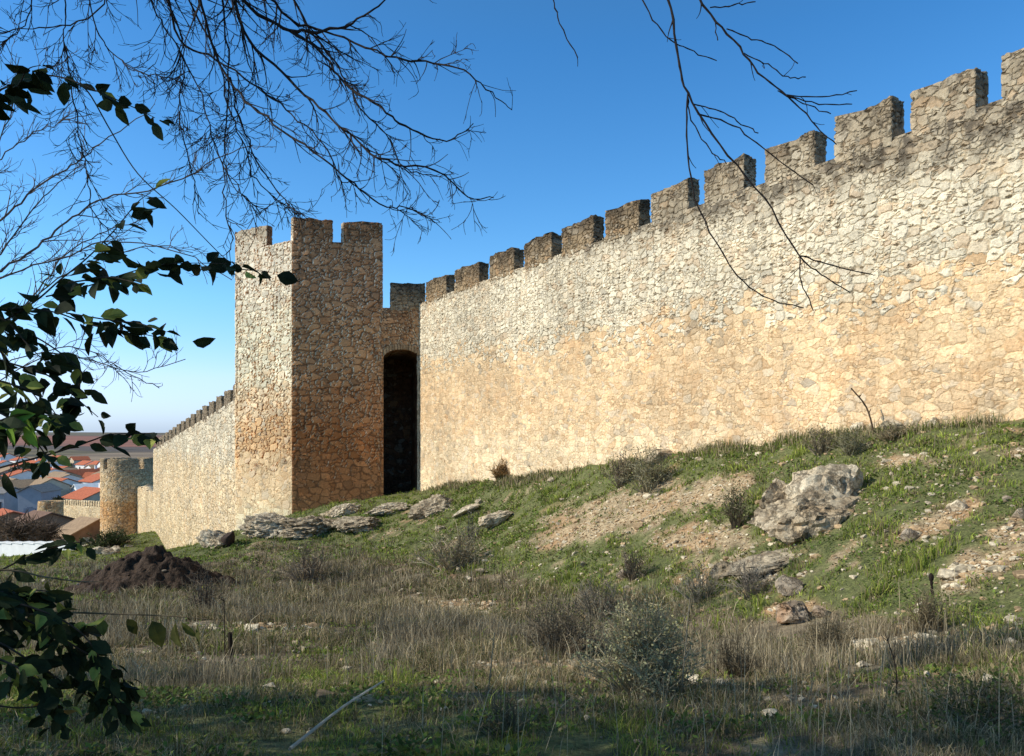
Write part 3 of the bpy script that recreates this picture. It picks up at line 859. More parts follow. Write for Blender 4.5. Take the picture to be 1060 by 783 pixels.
rock(842, 518, 120, 80, 'big grey weathered limestone outcrop breaking out of the grassy slope', ROCK, 5, 24, 'rock', name='rock_outcrop', depth=.75, tilt=.2, sink=.42, facets=9, rough=.17)
rock(858, 503, 92, 56, 'pale slab lying on top of the big grey outcrop', ROCKW, 4, 12, 'rock', name='rock_slab', tilt=.34, depth=.95, sink=.42, rough=.17)
rock(812, 522, 58, 62, 'grey rock shoulder on the left of the big outcrop', ROCK, 4, 13, 'rock', name='rock_outcrop', depth=.8, rough=.24)
rock(795, 582, 92, 18, 'low grey bedrock ledge below the big outcrop', ROCK, 4, 14, 'rock', name='rock_ledge', tilt=.28, depth=.6, rough=.25)
rock(752, 590, 34, 18, 'small grey bedrock lump left of the low ledge', ROCK, 4, 15, 'rock', name='rock_ledge', rough=.25)
rock(818, 637, 42, 24, 'rounded white boulder with a rusty orange face at the meadow edge', ROCKO, 4, 16, 'boulder', name='boulder', depth=.9, sink=.05)
rock(850, 634, 22, 12, 'tan stone just right of the rusty boulder', ROCKO, 3, 17)
rock(820, 606, 30, 24, 'brown earthy boulder above the rusty one', ROCKO, 3, 18, 'boulder', name='boulder')
rock(686, 471, 44, 15, 'grey boulder half behind the shrub at the wall foot', ROCK, 4, 19, 'boulder', name='boulder')
rock(513, 538, 38, 14, 'flat pale slab lying on the green slope below the archway', ROCKW, 4, 20, 'rock', name='rock_slab', tilt=.22)
rock(483, 528, 30, 8, 'thin tilted tan slab on the slope right of the ledge', ROCKW, 3, 21, 'rock', name='rock_slab', tilt=.35)
rock(448, 525, 42, 22, 'fractured grey rock ledge at the foot of the wall by the archway', ROCK, 5, 22, 'rock', name='rock_ledge', tilt=.2, rough=.26, depth=.6)
for k, (a, b, w, h, l, m_) in enumerate(((286, 546, 64, 24, 'knobbly whitish rock ledge under the lit corner of the polygonal tower', ROCKW), (326, 543, 80, 20, 'broad grey rock ledge under the shaded tower face', ROCK),
                                         (368, 543, 60, 15, 'grey rock ledge sloping below the archway threshold', ROCK), (402, 527, 48, 10, 'flat pale ledge in front of the dark archway', ROCKW),
                                         (312, 553, 46, 10, 'low pale ledge in the grass below the tower rocks', ROCKW), (350, 530, 40, 14, 'pale broken bedrock step against the shaded tower face', ROCKW))):
    rock(a, b, w, h, l, m_, 5, 30 + k, 'rock', name='rock_ledge', depth=.55, rough=.3, tilt=-.05 + .04 * k, facets=6)
rock(224, 560, 40, 22, 'pale rock with a dark hollow lying left of the polygonal tower', ROCKW, 4, 40, 'rock', name='rock_outcrop', rough=.22)
rock(237, 559, 16, 19, 'dark brown broken rock beside the pale hollow rock', plain('dark_stone', (.045, .028, .02), bump=.03, scale=6), 3, 41, 'rock', name='rock_outcrop')
for k, (a, b, w, h, l) in enumerate(((989, 524, 24, 13, 'chunky white stone on the slope right of the outcrop'), (942, 554, 20, 13, 'tan squarish stone on the slope below right of the outcrop'),
                                     (1044, 516, 11, 9, 'tan stone near the right edge level with the outcrop'), (1056, 533, 16, 14, 'tan stone cut by the right edge of the slope'),
                                     (980, 594, 27, 13, 'long white stone beside the dark mullein stalk'), (989, 586, 12, 8, 'white stone resting behind the long white stone'),
                                     (1042, 421, 34, 15, 'large white block fallen at the wall foot on the right'), (1030, 433, 14, 8, 'small white block in front of the fallen white block'),
                                     (966, 438, 20, 12, 'grey stone at the wall foot'), (926, 439, 34, 12, 'low white block at the wall foot left of the grey stone'),
                                     (892, 441, 24, 11, 'low white block at the wall foot by the tall stalk'),
                                     (645, 594, 15, 12, 'ochre stone at the upper edge of the dry grass'), (572, 496, 13, 6, 'flat white stone high on the green slope'),
                                     (496, 519, 10, 8, 'small white upright stone on the slope near the ledge'), (456, 547, 13, 6, 'flat white stone low on the slope below the ledge'),
                                     (724, 475, 11, 5, 'small white stone below the wall right of the grey boulder'),
                                     (796, 739, 20, 9, 'pair-sized flat white stone in the dark right foreground'), (815, 722, 13, 8, 'bright white stone above the flat foreground stone'),
                                     (800, 701, 11, 6, 'pale flat stone in the weeds below the rusty boulder'), (823, 703, 11, 6, 'second pale flat stone in the weeds below the rusty boulder'),
                                     (892, 688, 14, 8, 'white stone in the dry weeds right of the rusty boulder'), (1049, 664, 14, 9, 'white stone at the right edge of the meadow'),
                                     (1006, 671, 9, 6, 'white pebble left of the right edge stone'), (960, 698, 9, 8, 'bright white stone right of the dead branching weed'), (1004, 698, 9, 9, 'bright white upright stone at the right in the weeds'),
                                     (919, 720, 15, 6, 'flat pale stone at the foot of the dead branching weed'), (701, 758, 15, 7, 'pale stone low in the foreground right of centre'),
                                     (466, 682, 9, 8, 'round white stone in the middle of the dark shadow band'), (416, 708, 13, 9, 'pale upright stone in the dark shadow band'),
                                     (503, 635, 16, 5, 'flat pale stone in the dry meadow centre'), (439, 624, 8, 5, 'small round white stone on the bare meadow strip'),
                                     (307, 666, 9, 6, 'white stone just above the dark shadow band'), (575, 709, 10, 6, 'white stone below the dark weed clump'),
                                     (607, 717, 10, 5, 'flat white stone left of the grey green bush'), (460, 734, 10, 7, 'rough pale stone low in the foreground centre'),
                                     (101, 570, 16, 9, 'large pale rubble stone behind the dark earth mound'), (120, 569, 12, 9, 'rounded pale stone at the right of the rubble heap'),
                                     (90, 560, 15, 10, 'white plastered wall fragment beside the yard wall'))):
    rock(a, b, w, h, l, ROCKW if k not in (1, 2, 3, 11) else ROCKO, 3, 60 + k, depth=.9, tilt=rng.uniform(-.2, .2), facets=12)
# many small loose stones, copies of a few shapes
protos = {}
for g, (n_, boxes, lab, grp) in enumerate((
        (150, [(880, 1060, 480, 640, 110), (560, 780, 500, 575, 40)], 'small pale limestone chip lying loose on the green slope', 'loose stones on the slope'),
        (75, [(250, 1060, 630, 775, 60), (430, 700, 575, 620, 15)], 'small pale stone half hidden in the dry meadow grass', 'loose stones in the meadow'),
        (16, [(85, 135, 556, 574, 16)], 'pale rubble stone in the heap behind the dark mound', 'rubble heap stones'))):
    meshes = []
    for k in range(6):
        V, Fa = rock_shape(300 + g * 10 + k, 2, .5, .42, .3, 10, .2)
        me = bpy.data.meshes.new('stone'); me.from_pydata(V.tolist(), [], Fa.tolist()); me.materials.append((ROCKW, ROCKW, ROCKW, ROCKO)[k % 4]); meshes.append(me)
    first = None
    for x0, x1, y0, y1, m_ in boxes:
        for k in range(m_):
            px, py = rng.uniform(x0, x1), rng.uniform(y0, y1)
            if g == 0 and py < np.interp(px, [560, 780, 880, 1060], [495, 470, 462, 440]): continue
            p = gp(px, py); s = p[1] / FX * rng.choice((3, 4, 4, 5, 6, 8)) * 1.1
            if g == 2: s *= 1.6
            if g == 1: s *= 1.35
            if p[0] + WK * p[1] > WA - .4: continue
            o = bpy.data.objects.new('stone', meshes[0]) if first is None else first.copy()
            o.data = meshes[rng.randrange(6)]; COL.objects.link(o)
            o.location = (p[0], p[1], p[2] + s * (.25 if g == 1 else .1)); o.scale = (s, s * rng.uniform(.7, 1.2), s * rng.uniform(.6, 1.1)); o.rotation_euler = (rng.uniform(-.4, .4), rng.uniform(-.4, .4), rng.uniform(0, 6.28))
            if first is None: first = tag(o, lab, 'stone', grp)

# gravel on the bare patches: nobody could count it
V0, F0 = rock_shape(77, 2, .5, .45, .32, 8, .2)
V0 = V0.astype(np.float32)
gv = []; gc = []
N = 130000
rr_ = nr.uniform(5, 32, N); th = nr.uniform(-.72, .72, N)
X = rr_ * np.sin(th); Y = rr_ * np.cos(th); Z = ground(X, Y)
g_, b_, s_, px_, py_ = zones(X, Y, Z)
keep = (nr.random(N) < np.maximum(b_ * .9, s_ * .16 * sst(.45, .62, fbm(X * 1.3, Y * 1.3, 77)) + .03)) & (X + WK * Y < WA - .3)
X, Y, Z, b_ = X[keep], Y[keep], Z[keep], b_[keep]; n_ = len(X)
sz = nr.lognormal(-2.85, .62, n_)[:, None, None] * .8
ang = nr.uniform(0, 6.28, n_)
Vg = np.repeat(V0[None], n_, 0) * sz
Vg = np.stack([Vg[..., 0] * np.cos(ang)[:, None] - Vg[..., 1] * np.sin(ang)[:, None], Vg[..., 0] * np.sin(ang)[:, None] + Vg[..., 1] * np.cos(ang)[:, None], Vg[..., 2]], -1)
Vg += np.stack([X, Y, Z + .01], -1)[:, None, :]
base = np.where(nr.random((n_, 1)) < .5, np.array([[.56, .47, .33]]), np.array([[.42, .29, .165]])) * nr.uniform(.6, 1.25, (n_, 1))
o = mk('gravel', Vg.reshape(-1, 3), (F0[None] + (np.arange(n_) * len(V0))[:, None, None]).reshape(-1, 3), vcol('gravel_stone', .9, 0, .1, 30., .35), col=np.repeat(base, len(V0), 0))
tag(o, 'loose tan gravel on the bare patches of the slope', 'gravel', kind='stuff')


# ------------------------------------------------------------------ grass
KEEP_CLEAR = []                            # thin, stony ground just before some stones
for px, py, rr2 in ((812, 648, .45), (830, 650, .4), (796, 742, .12), (815, 726, .12), (892, 692, .18), (1042, 428, .7), (1030, 437, .4), (926, 445, .5), (892, 447, .5), (503, 640, .25), (1049, 669, .2), (980, 600, .3)):
    q_ = gp(px, py); KEEP_CLEAR.append((q_[0], q_[1], rr2))
def inside_wall(X, Y):
    w = X + WK * Y > WA - .06
    o = np.ones(X.shape, bool)
    for k in range(NS):
        a, b = octs[k], octs[(k + 1) % NS]
        e_ = b - a; cr = e_[0] * (Y - a[1]) - e_[1] * (X - a[0]); cc = e_[0] * (cen[1] - a[1]) - e_[1] * (cen[0] - a[0])
        o &= (cr * cc > 0)
    fw = (Y > 44) & (X > -18.35 - .5866 * (Y - 50) - .05)
    br = (X > -6.4) & (Y > 37.8)
    bo = np.zeros(X.shape, bool)
    for bx_, by_, br_ in KEEP_CLEAR: bo |= (X - bx_) ** 2 + (Y - by_) ** 2 < br_ ** 2
    return w | o | fw | br | bo


def blades(name, X, Y, h, w, lean, colr, mat, label, cat, curve=.5, parent=None):
    n = len(X); Z = ground(X, Y) - .02
    a = nr.uniform(0, 2 * math.pi, n); l = np.abs(nr.normal(0, lean, n))
    dx, dy = np.cos(a) * l, np.sin(a) * l
    fa = np.arctan2(Y, X) + math.pi / 2 + nr.normal(0, .6, n)          # blade width direction
    wx, wy = np.cos(fa) * w / 2, np.sin(fa) * w / 2
    B = np.stack([X, Y, Z], -1)
    M = B + np.stack([dx * h * (1 - curve) * .5, dy * h * (1 - curve) * .5, h * .58], -1)
    T = B + np.stack([dx * h, dy * h, h * (1 - .25 * np.minimum(l, 1.5))], -1)
    W = np.stack([wx, wy, np.zeros(n)], -1)
    V = np.stack([B - W, B + W, M + W * .75, M - W * .75, T], 1).reshape(-1, 3)
    k = np.arange(n)[:, None] * 5
    q = k + np.array([[0, 1, 2, 3]]); t = k + np.array([[3, 2, 4]])
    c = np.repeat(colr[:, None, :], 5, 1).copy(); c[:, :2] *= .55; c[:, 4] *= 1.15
    o = mk(name, V, [q, t], mat, col=c.reshape(-1, 3))
    return tag(o, label, cat, kind='stuff')


def scatter(N, r0, r1, p, half=.74):
    u = nr.random(N)
    r = (r0 ** (2 - p) + u * (r1 ** (2 - p) - r0 ** (2 - p))) ** (1 / (2 - p)) if abs(p - 2) > 1e-6 else r0 * (r1 / r0) ** u
    t = nr.uniform(-half, half, N)
    return r * np.sin(t), r * np.cos(t)


# short green grass
X, Y = scatter(950000, 2.2, 105, 1.35)
Z = ground(X, Y); g_, b_, s_, px_, py_ = zones(X, Y, Z)
clump = fbm(X * 3.4, Y * 3.4, 91)
keep = (nr.random(len(X)) < np.clip(g_ * 1.5 - .12, 0, 1) * sst(.33, .60, clump) * (1 - .85 * b_)) & ~inside_wall(X, Y)
X, Y, clump = X[keep], Y[keep], clump[keep]; D = np.hypot(X, Y); n_ = len(X)
print('green', n_)
h = nr.uniform(.05, .14, n_) * (.25 + 1.6 * clump ** 1.5) * (1 + 1.3 * sst(.62, .75, fbm(X * 1.7, Y * 1.7, 191))) * np.interp(D, [2, 6, 12], [.55, .75, 1.0])
hue = nr.random((n_, 1)); lf = fbm(X * .6, Y * .6, 15)[:, None]
cg = (np.array([[.14, .21, .028]]) * (1 - hue) + np.array([[.42, .45, .09]]) * hue) * nr.uniform(.65, 1.25, (n_, 1)) * (.7 + .6 * lf)
cg = np.where(nr.random((n_, 1)) < .16 + .3 * (lf > .55), np.array([[.24, .20, .10]]), cg)
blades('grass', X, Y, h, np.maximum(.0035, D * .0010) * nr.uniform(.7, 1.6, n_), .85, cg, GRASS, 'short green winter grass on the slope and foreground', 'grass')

# dry grey grass of the meadow
X, Y = scatter(1150000, 2.4, 60, 1.4)
Z = ground(X, Y); g_, b_, s_, px_, py_ = zones(X, Y, Z)
cl = fbm(X * 1.1, Y * 1.1, 61); cl2 = fbm(X * 3.3, Y * 3.3, 63)
dens = np.clip((1 - s_) * (1 - .55 * g_) * (1 - .85 * b_), 0, 1) * sst(.36, .66, cl * .5 + cl2 * .5 + .13 * (np.hypot(X, Y) < 9)) + s_ * .10 * sst(.5, .7, cl)
keep = (nr.random(len(X)) < dens * .8) & ~inside_wall(X, Y)
X, Y, cl, cl2, s_ = X[keep], Y[keep], cl[keep], cl2[keep], s_[keep]; D = np.hypot(X, Y); n_ = len(X)
print('dry', n_)
h = nr.uniform(.05, .30, n_) * (.25 + 1.1 * cl * cl2 * 2) * np.where(s_ > .5, .5, 1) * np.interp(D, [2, 6, 11, 16, 60], [.34, .5, .8, 1.1, 1.1])
hue = nr.random((n_, 1))
cd = (np.array([[.20, .155, .08]]) * (1 - hue) + np.array([[.50, .405, .245]]) * hue) * nr.uniform(.45, 1.3, (n_, 1)) * (.5 + .9 * cl[:, None])
cd = np.where(nr.random((n_, 1)) < .25, np.array([[.10, .115, .035]]), cd)
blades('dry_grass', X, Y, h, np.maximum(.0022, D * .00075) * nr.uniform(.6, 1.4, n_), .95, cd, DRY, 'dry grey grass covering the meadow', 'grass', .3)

# tall pale straws standing singly in the meadow
X, Y = scatter(4200, 3.2, 34, 1.4)
Z = ground(X, Y); g_, b_, s_, px_, py_ = zones(X, Y, Z)
cl = fbm(X * .8, Y * .8, 161)
keep = (nr.random(len(X)) < (1 - s_ * .95) * sst(.42, .6, cl)) & ~inside_wall(X, Y)
X, Y = X[keep], Y[keep]; D = np.hypot(X, Y); n_ = len(X)
cd = np.array([[.52, .43, .28]]) * nr.uniform(.5, 1.15, (n_, 1))
blades('straw', X, Y, nr.uniform(.18, .55, n_), np.maximum(.003, D * .0009), .38, cd, DRY, 'tall pale dry straws scattered over the meadow', 'straw', .2)

# patches of tall grey dead weeds
X, Y = scatter(330000, 6.5, 36, 1.15)
Z = ground(X, Y); g_, b_, s_, px_, py_ = zones(X, Y, Z)
cl = fbm(X * .75 + 3, Y * .75, 361, 4); cl2 = fbm(X * 2.9, Y * 2.9, 363)
keep = (nr.random(len(X)) < (1 - s_) * sst(.53, .68, cl * .65 - .06 * sst(700, 820, px_) + cl2 * .35 + .10 * sst(-60, -10, py_ - np.interp(px_, SLX, SLY) - 70) * sst(120, 40, py_ - np.interp(px_, SLX, SLY)))) & ~inside_wall(X, Y)
X, Y, cl, cl2 = X[keep], Y[keep], cl[keep], cl2[keep]; D = np.hypot(X, Y); n_ = len(X); print('weeds', n_)
hue = nr.random((n_, 1)); tone = fbm(X * .6, Y * .6, 371)[:, None]
cd = (np.array([[.20, .16, .10]]) * (1 - hue) + np.array([[.50, .42, .28]]) * hue) * nr.uniform(.5, 1.25, (n_, 1)) * (.45 + 1.0 * tone)
blades('dead_weeds', X, Y, nr.uniform(.10, .42, n_) * (.3 + 1.2 * cl2) * np.interp(D, [6, 12], [.7, 1]), np.maximum(.003, D * .0007) * nr.uniform(.6, 1.3, n_), .45, cd, DRY, 'patches of tall grey dead weeds in the meadow', 'weeds', .25)

# weeds along the foot of the great wall
n_ = 9000; Yw = nr.uniform(12.4, 38, n_); off = np.abs(nr.normal(0, .28, n_)) + .05
cl = fbm(Yw * .8, Yw * 0, 411); k_ = nr.random(n_) < sst(.35, .65, cl); Yw, off = Yw[k_], off[k_]; n_ = len(Yw)
X = WA - WK * Yw + WN[0] * off; Y = Yw + WN[1] * off
cd = np.where(nr.random((n_, 1)) < .4, np.array([[.16, .18, .05]]), np.array([[.46, .36, .21]])) * nr.uniform(.5, 1.2, (n_, 1))
blades('wall_foot_weeds', X, Y, nr.uniform(.06, .34, n_), np.maximum(.004, Y * .0009), .5, cd, DRY, 'fringe of dry weeds along the wall foot', 'weeds', .3)

# low weeds with small leaves (ground cover)
N = 230000
X, Y = scatter(N, 2.3, 34, 1.35)
Z = ground(X, Y); g_, b_, s_, px_, py_ = zones(X, Y, Z)
cl = fbm(X * 1.9 + 4, Y * 1.9, 261)
keep = (nr.random(N) < sst(.42, .62, cl) * (.22 + g_) * (1 - b_)) & ~inside_wall(X, Y)
X, Y, Z = X[keep], Y[keep], Z[keep]; n_ = len(X); D = np.hypot(X, Y)
L = nr.uniform(.022, .05, n_) * np.maximum(1, D / 9); a = nr.uniform(0, 6.28, n_); el = nr.uniform(.1, .9, n_)
d = np.stack([np.cos(a) * np.cos(el), np.sin(a) * np.cos(el), np.sin(el)], -1); sd = np.stack([-np.sin(a), np.cos(a), nr.uniform(-.3, .3, n_)], -1)
B = np.stack([X, Y, Z + nr.uniform(.0, .06, n_)], -1)
V = np.stack([B, B + d * L[:, None] * .5 + sd * L[:, None] * .3, B + d * L[:, None], B + d * L[:, None] * .5 - sd * L[:, None] * .3], 1).reshape(-1, 3)
c = np.repeat(np.where(nr.random((n_, 1)) < .18, np.array([[.20, .16, .08]]), np.array([[.115, .165, .032]])) * nr.uniform(.4, 1.6, (n_, 1)), 4, 0)
o = mk('low_weeds', V, np.arange(n_ * 4).reshape(-1, 4), GRASS, col=c); tag(o, 'low broad leaved green weeds among the grass', 'weeds', kind='stuff')


# ------------------------------------------------------------------ shrubs and dead plants
def shrub(px, py, w, h, label, col, leaf=None, n=120, seed=1, name='shrub', cat='shrub', rad=.0028, up=.6, nleaf=0, lsize=.03, spread=1., group=None):
    p = gp(px, py); s = p[1] / FX; W, H = w * s / 2, h * s
    r = np.random.default_rng(seed); mb = MB(); lv = MB(); tips = []
    mr_ = max(rad, p[1] * .00040)
    for k in range(n):
        a = r.uniform(0, 6.28); q = math.sqrt(r.random()) * spread * (.62 + .5 * math.sin(a * 2 + seed) ** 2 + .2 * math.sin(a * 5 + seed * 2))
        top = np.array([math.cos(a) * W * q, math.sin(a) * W * q * .8, H * (1 - .55 * q * q) * r.uniform(.4, 1.15)])
        b = np.array([math.cos(a) * W * q * .3, math.sin(a) * W * q * .25, -.04])
        mid = b + (top - b) * .55 + np.array([r.normal() * W * .1, r.normal() * W * .1, H * .12 * up])
        P = spline([b, mid, top], 3) + p
        c = np.array(col) * r.uniform(.55, 1.25)
        mb.tube(P, np.linspace(mr_ * 1.3, mr_ * .6, len(P)), 3, c)
        for t in range(4):
            i = r.integers(2, len(P)); dr = np.array([r.normal() * .7, r.normal() * .7, r.uniform(.1, 1)]); dr /= np.linalg.norm(dr)
            L = H * r.uniform(.12, .3)
            Q = np.array([P[i], P[i] + dr * L * .5 + r.normal(size=3) * L * .06, P[i] + dr * L + r.normal(size=3) * L * .12])
            mb.tube(Q, [mr_ * .8, mr_ * .6, mr_ * .4], 3, c * r.uniform(.8, 1.25)); tips.append(Q[1]); tips.append(Q[2])
    root = empty(name, p, label, cat, group)
    mb.build('stems', DRY, root)
    if nleaf:
        tips = np.array(tips); i = r.integers(0, len(tips), nleaf); B = tips[i] + r.normal(size=(nleaf, 3)) * H * .05
        d = r.normal(size=(nleaf, 3)); d[:, 2] = np.abs(d[:, 2]); d /= np.linalg.norm(d, axis=1)[:, None]
        sd = np.cross(d, r.normal(size=(nleaf, 3))); sd /= np.linalg.norm(sd, axis=1)[:, None]
        L = lsize * r.uniform(.6, 1.4, (nleaf, 1))
        V = np.stack([B, B + d * L * .5 + sd * L * .28, B + d * L, B + d * L * .5 - sd * L * .28], 1).reshape(-1, 3)
        c = np.repeat(np.array([leaf]) * r.uniform(.5, 1.4, (nleaf, 1)), 4, 0)
        lv.add(V, np.arange(nleaf * 4).reshape(-1, 4), c); lv.build('leaves', GRASS, root)
    return root


GB = (.32, .26, .175); DB = (.30, .235, .165); GG = (.33, .295, .19)
shrub(643, 504, 34, 36, 'brown twiggy shrub left of the larger one below the wall', DB, (.17, .15, .085), 46, 1, nleaf=600, lsize=.05)
shrub(672, 508, 58, 42, 'grey green shrub in front of the grey boulder at the wall foot', GG, (.24, .22, .12), 90, 2, nleaf=1300, lsize=.05)
shrub(518, 497, 26, 20, 'small orange tuft of dry grass at the wall foot', (.34, .20, .08), None, 90, 3, name='grass_tuft', cat='dry grass')
shrub(555, 487, 14, 10, 'tiny tan tuft at the wall foot between the orange tuft and the shrubs', (.30, .22, .11), None, 40, 4, name='grass_tuft', cat='dry grass')
shrub(850, 470, 46, 24, 'brown dry shrub at the wall foot above the outcrop', GB, (.20, .17, .10), 60, 5, nleaf=700, lsize=.04)
shrub(882, 470, 54, 24, 'grey green low shrub just above the big outcrop', GG, (.20, .19, .10), 70, 6, nleaf=800, lsize=.04)
shrub(925, 456, 50, 16, 'pale dry tuft at the wall foot beside the tall stalk', (.28, .22, .13), None, 120, 7, name='grass_tuft', cat='dry grass')
shrub(762, 546, 36, 44, 'dark green shrub left of the big outcrop', DB, (.12, .13, .055), 46, 8, nleaf=900, lsize=.04)
shrub(655, 600, 46, 30, 'dark thorny shrub at the foot of the bare patch', DB, (.12, .10, .06), 60, 9, nleaf=400, lsize=.03)
shrub(577, 678, 96, 56, 'large dark clump of dry weeds in the middle of the meadow', (.24, .195, .135), (.19, .165, .10), 170, 10, nleaf=1200, lsize=.025)
shrub(668, 716, 124, 86, 'rounded grey green bush in the foreground meadow', (.44, .37, .23), (.38, .35, .18), 300, 11, nleaf=4200, lsize=.022)
shrub(318, 604, 66, 40, 'tangle of dark dead stems left of the meadow centre', DB, None, 80, 12, name='dead_plant', cat='plant')
shrub(212, 640, 46, 52, 'dark brown dead weed clump right of the earth mound', (.22, .17, .12), None, 50, 13, name='dead_plant', cat='plant')
shrub(487, 562, 26, 34, 'pale dead forked plant on the green slope', (.26, .23, .18), None, 16, 14, name='dead_plant', cat='plant', rad=.006)
shrub(725, 622, 60, 36, 'grey thistle patch left of the rusty boulder', (.38, .33, .24), None, 80, 15, name='dead_plant', cat='plant')
shrub(780, 618, 64, 40, 'purplish grey dry shrub below the low rock ledge', (.34, .285, .22), None, 80, 16)
shrub(620, 640, 80, 40, 'grey dry weed clump above the dark clump', (.36, .30, .21), None, 110, 17, name='dead_plant', cat='plant')
shrub(470, 590, 90, 40, 'pale dry grass clump at the foot of the green slope', (.42, .35, .23), None, 150, 18, name='grass_tuft', cat='dry grass')
shrub(960, 656, 50, 44, 'pale dry weeds around the mullein stalk', (.24, .19, .11), None, 110, 19, name='dead_plant', cat='plant')
shrub(860, 680, 70, 44, 'straw coloured weed clump right of the grey green bush', (.25, .20, .12), None, 130, 20, name='dead_plant', cat='plant')
shrub(760, 700, 60, 40, 'thin dry weeds beside the grey green bush', (.19, .155, .10), None, 90, 21, name='dead_plant', cat='plant')
shrub(530, 760, 80, 44, 'brown dry weeds in the shaded foreground centre', (.24, .19, .11), None, 45, 22, name='dead_plant', cat='plant')
shrub(1010, 760, 110, 60, 'leafy weeds in the right foreground corner', (.22, .18, .11), (.09, .11, .035), 60, 23, nleaf=900, lsize=.02, name='dead_plant', cat='plant')
shrub(115, 566, 64, 16, 'dark green bush behind the earth mound at the foot of the round tower', (.05, .05, .03), (.045, .065, .022), 70, 24, nleaf=3000, lsize=.14)


def stalk(name, label, cat, pts, r0, r1, col, mat=DRY, side=0, head=None):
    P = np.array(pts); root = empty(name, P[0], label, cat)
    mb = MB(); S = spline(P, 4); mb.tube(S, np.linspace(r0, r1, len(S)), 6, col)
    for k in range(side):
        i = rng.randrange(len(S) // 5, len(S)); d = np.array([rng.uniform(-.7, .7), rng.uniform(-.6, .6), rng.uniform(.2, .9)]); L = np.linalg.norm(P[-1] - P[0]) * rng.uniform(.08, .22)
        mb.tube([S[i], S[i] + d * L * .55, S[i] + d * L + np.array([0, 0, L * .1])], [r1 * 1.1, r1 * .8, r1 * .5], 4, col)
    mb.build('stem', mat, root)
    if head:
        V, Fa = ICO[3]; V = V * (1 + .35 * (n3(V * 4, 3) - .5))[:, None]
        q = MB()
        for c_, sc_ in head: q.add(V * np.array(sc_) + np.array(c_), Fa, col)
        q.build('seed_head', mat, root)
    return root


def up(px, py, px2, py2, base=None):
    p = gp(px, py) if base is None else base
    return p, at(px2, py2, p[1])


p, t = up(905, 449, 881, 402); stalk('dry_stalk', 'tall thin dry stalk leaning left against the sunlit wall', 'plant', [p, (p + t) / 2 + np.array([.08, 0, .08]), t], .02, .014, (.12, .08, .05), side=4)
p, t = up(966, 646, 964, 598); stalk('mullein_stalk', 'dark upright mullein stalk with a seed head on the right slope', 'plant', [p, (p + t) / 2 + np.array([.02, 0, 0]), t], .0045, .004, (.03, .022, .018),
                                    head=[(t, (.024, .024, .045)), (p + (t - p) * .74, (.012, .012, .05)), (p + (t - p) * .88, (.015, .015, .03))])
p, t = up(928, 727, 916, 655); stalk('dead_weed', 'dead branching weed standing in the right foreground', 'plant', [p, p + (t - p) * .5 + np.array([.03, 0, 0]), t], .005, .0025, (.07, .05, .036), side=16)
p, t = up(240, 690, 238, 655); stalk('wooden_stake', 'short dark wooden stake standing in the left meadow', 'stake', [p, (p + t) / 2, t], .03, .026, (.045, .035, .026))
p, t = up(233, 694, 232, 622); stalk('dead_weed', 'thin dead stem beside the wooden stake', 'plant', [p, (p + t) / 2, t], .008, .005, (.06, .045, .033), side=5)
a = gp(300, 786, 2.2); b = gp(397, 741)
a[2] += .05; b[2] += .22
stalk('stick', 'long pale bare stick lying across the foreground grass', 'stick', [a, (a + b) / 2 + np.array([0, 0, .02]), b], .010, .006, (.55, .49, .38))
a = gp(452, 640); b = at(436, 700, a[1] * .97); 
p, t = up(705, 690 + 30, 714, 620); stalk('dead_weed', 'tall pale stem rising behind the grey green bush', 'plant', [p, (p + t) / 2, t], .006, .004, (.30, .25, .17), side=5)
p, t = up(505, 720, 512, 655); stalk('dead_weed', 'single pale stem in the dark shadow band', 'plant', [p, (p + t) / 2, t], .005, .0035, (.36, .29, .18), side=3)

# ------------------------------------------------------------------ dark earth mound
pm = gp(152, 612)
W_ = 3.6; n_ = 110
gxm, gym = np.meshgrid(np.linspace(-1, 1, n_), np.linspace(-1, 1, n_))
u_ = np.sqrt((gxm / 1.0) ** 2 + gym ** 2) * (1 + .25 * (fbm(gxm * 3 + 5, gym * 3, 3) - .5))
sm = 1.36 * np.clip(1 - u_ * 1.02, 0, 1) ** .85
xm = pm[0] - .55 + gxm * 2.75 + .1 * gym; ym = pm[1] + 1.4 + gym * 2.0
zm_ = ground(xm, ym) + sm * (1 + .5 * (fbm(xm * 3.1, ym * 3.1, 7, 4) - .5)) + (fbm(xm * 6, ym * 6, 8, 4) - .5) * .30 * (sm > .05) - .12
q = np.arange(n_ - 1)[:, None] * n_ + np.arange(n_ - 1)[None, :]
md = mk('earth_mound', np.c_[xm.ravel(), ym.ravel(), zm_.ravel()], np.stack([q, q + 1, q + n_ + 1, q + n_], -1).reshape(-1, 4), plain('burnt_earth', (.050, .030, .018), var=.75, scale=13, bump=.10), origin=pm, smooth=True)
tag(md, 'mound of dark burnt looking earth in the left meadow', 'mound')
for k, (a, b, w, h, l) in enumerate(((132, 610, 24, 10, 'pale stone at the foot of the dark mound'), (112, 608, 14, 8, 'brown stone left at the foot of the dark mound'), (205, 592, 14, 9, 'pale stone on the right shoulder of the dark mound'))):
    rock(a, b, w, h, l, ROCKO if k == 1 else ROCKW, 3, 140 + k)

clods = []
for k in range(26):                # clods spilled over and round the mound
    i_ = rng.randrange(n_), rng.randrange(n_)
    if u_[i_] > 1.12: continue
    q_ = np.array([xm[i_], ym[i_], zm_[i_]]); V, Fa = rock_shape(500 + k % 5, 2, 1, .8, .6, 8, .25)
    sz_ = rng.uniform(.04, .12)
    o = mk('clod', V * sz_ + q_ + np.array([0, 0, sz_ * .3]), Fa, bpy.data.materials['burnt_earth'] if k % 3 else ROCKO, origin=q_)
    tag(o, 'clod of earth or stone spilled on the dark mound', 'clod', 'clods on the dark mound')

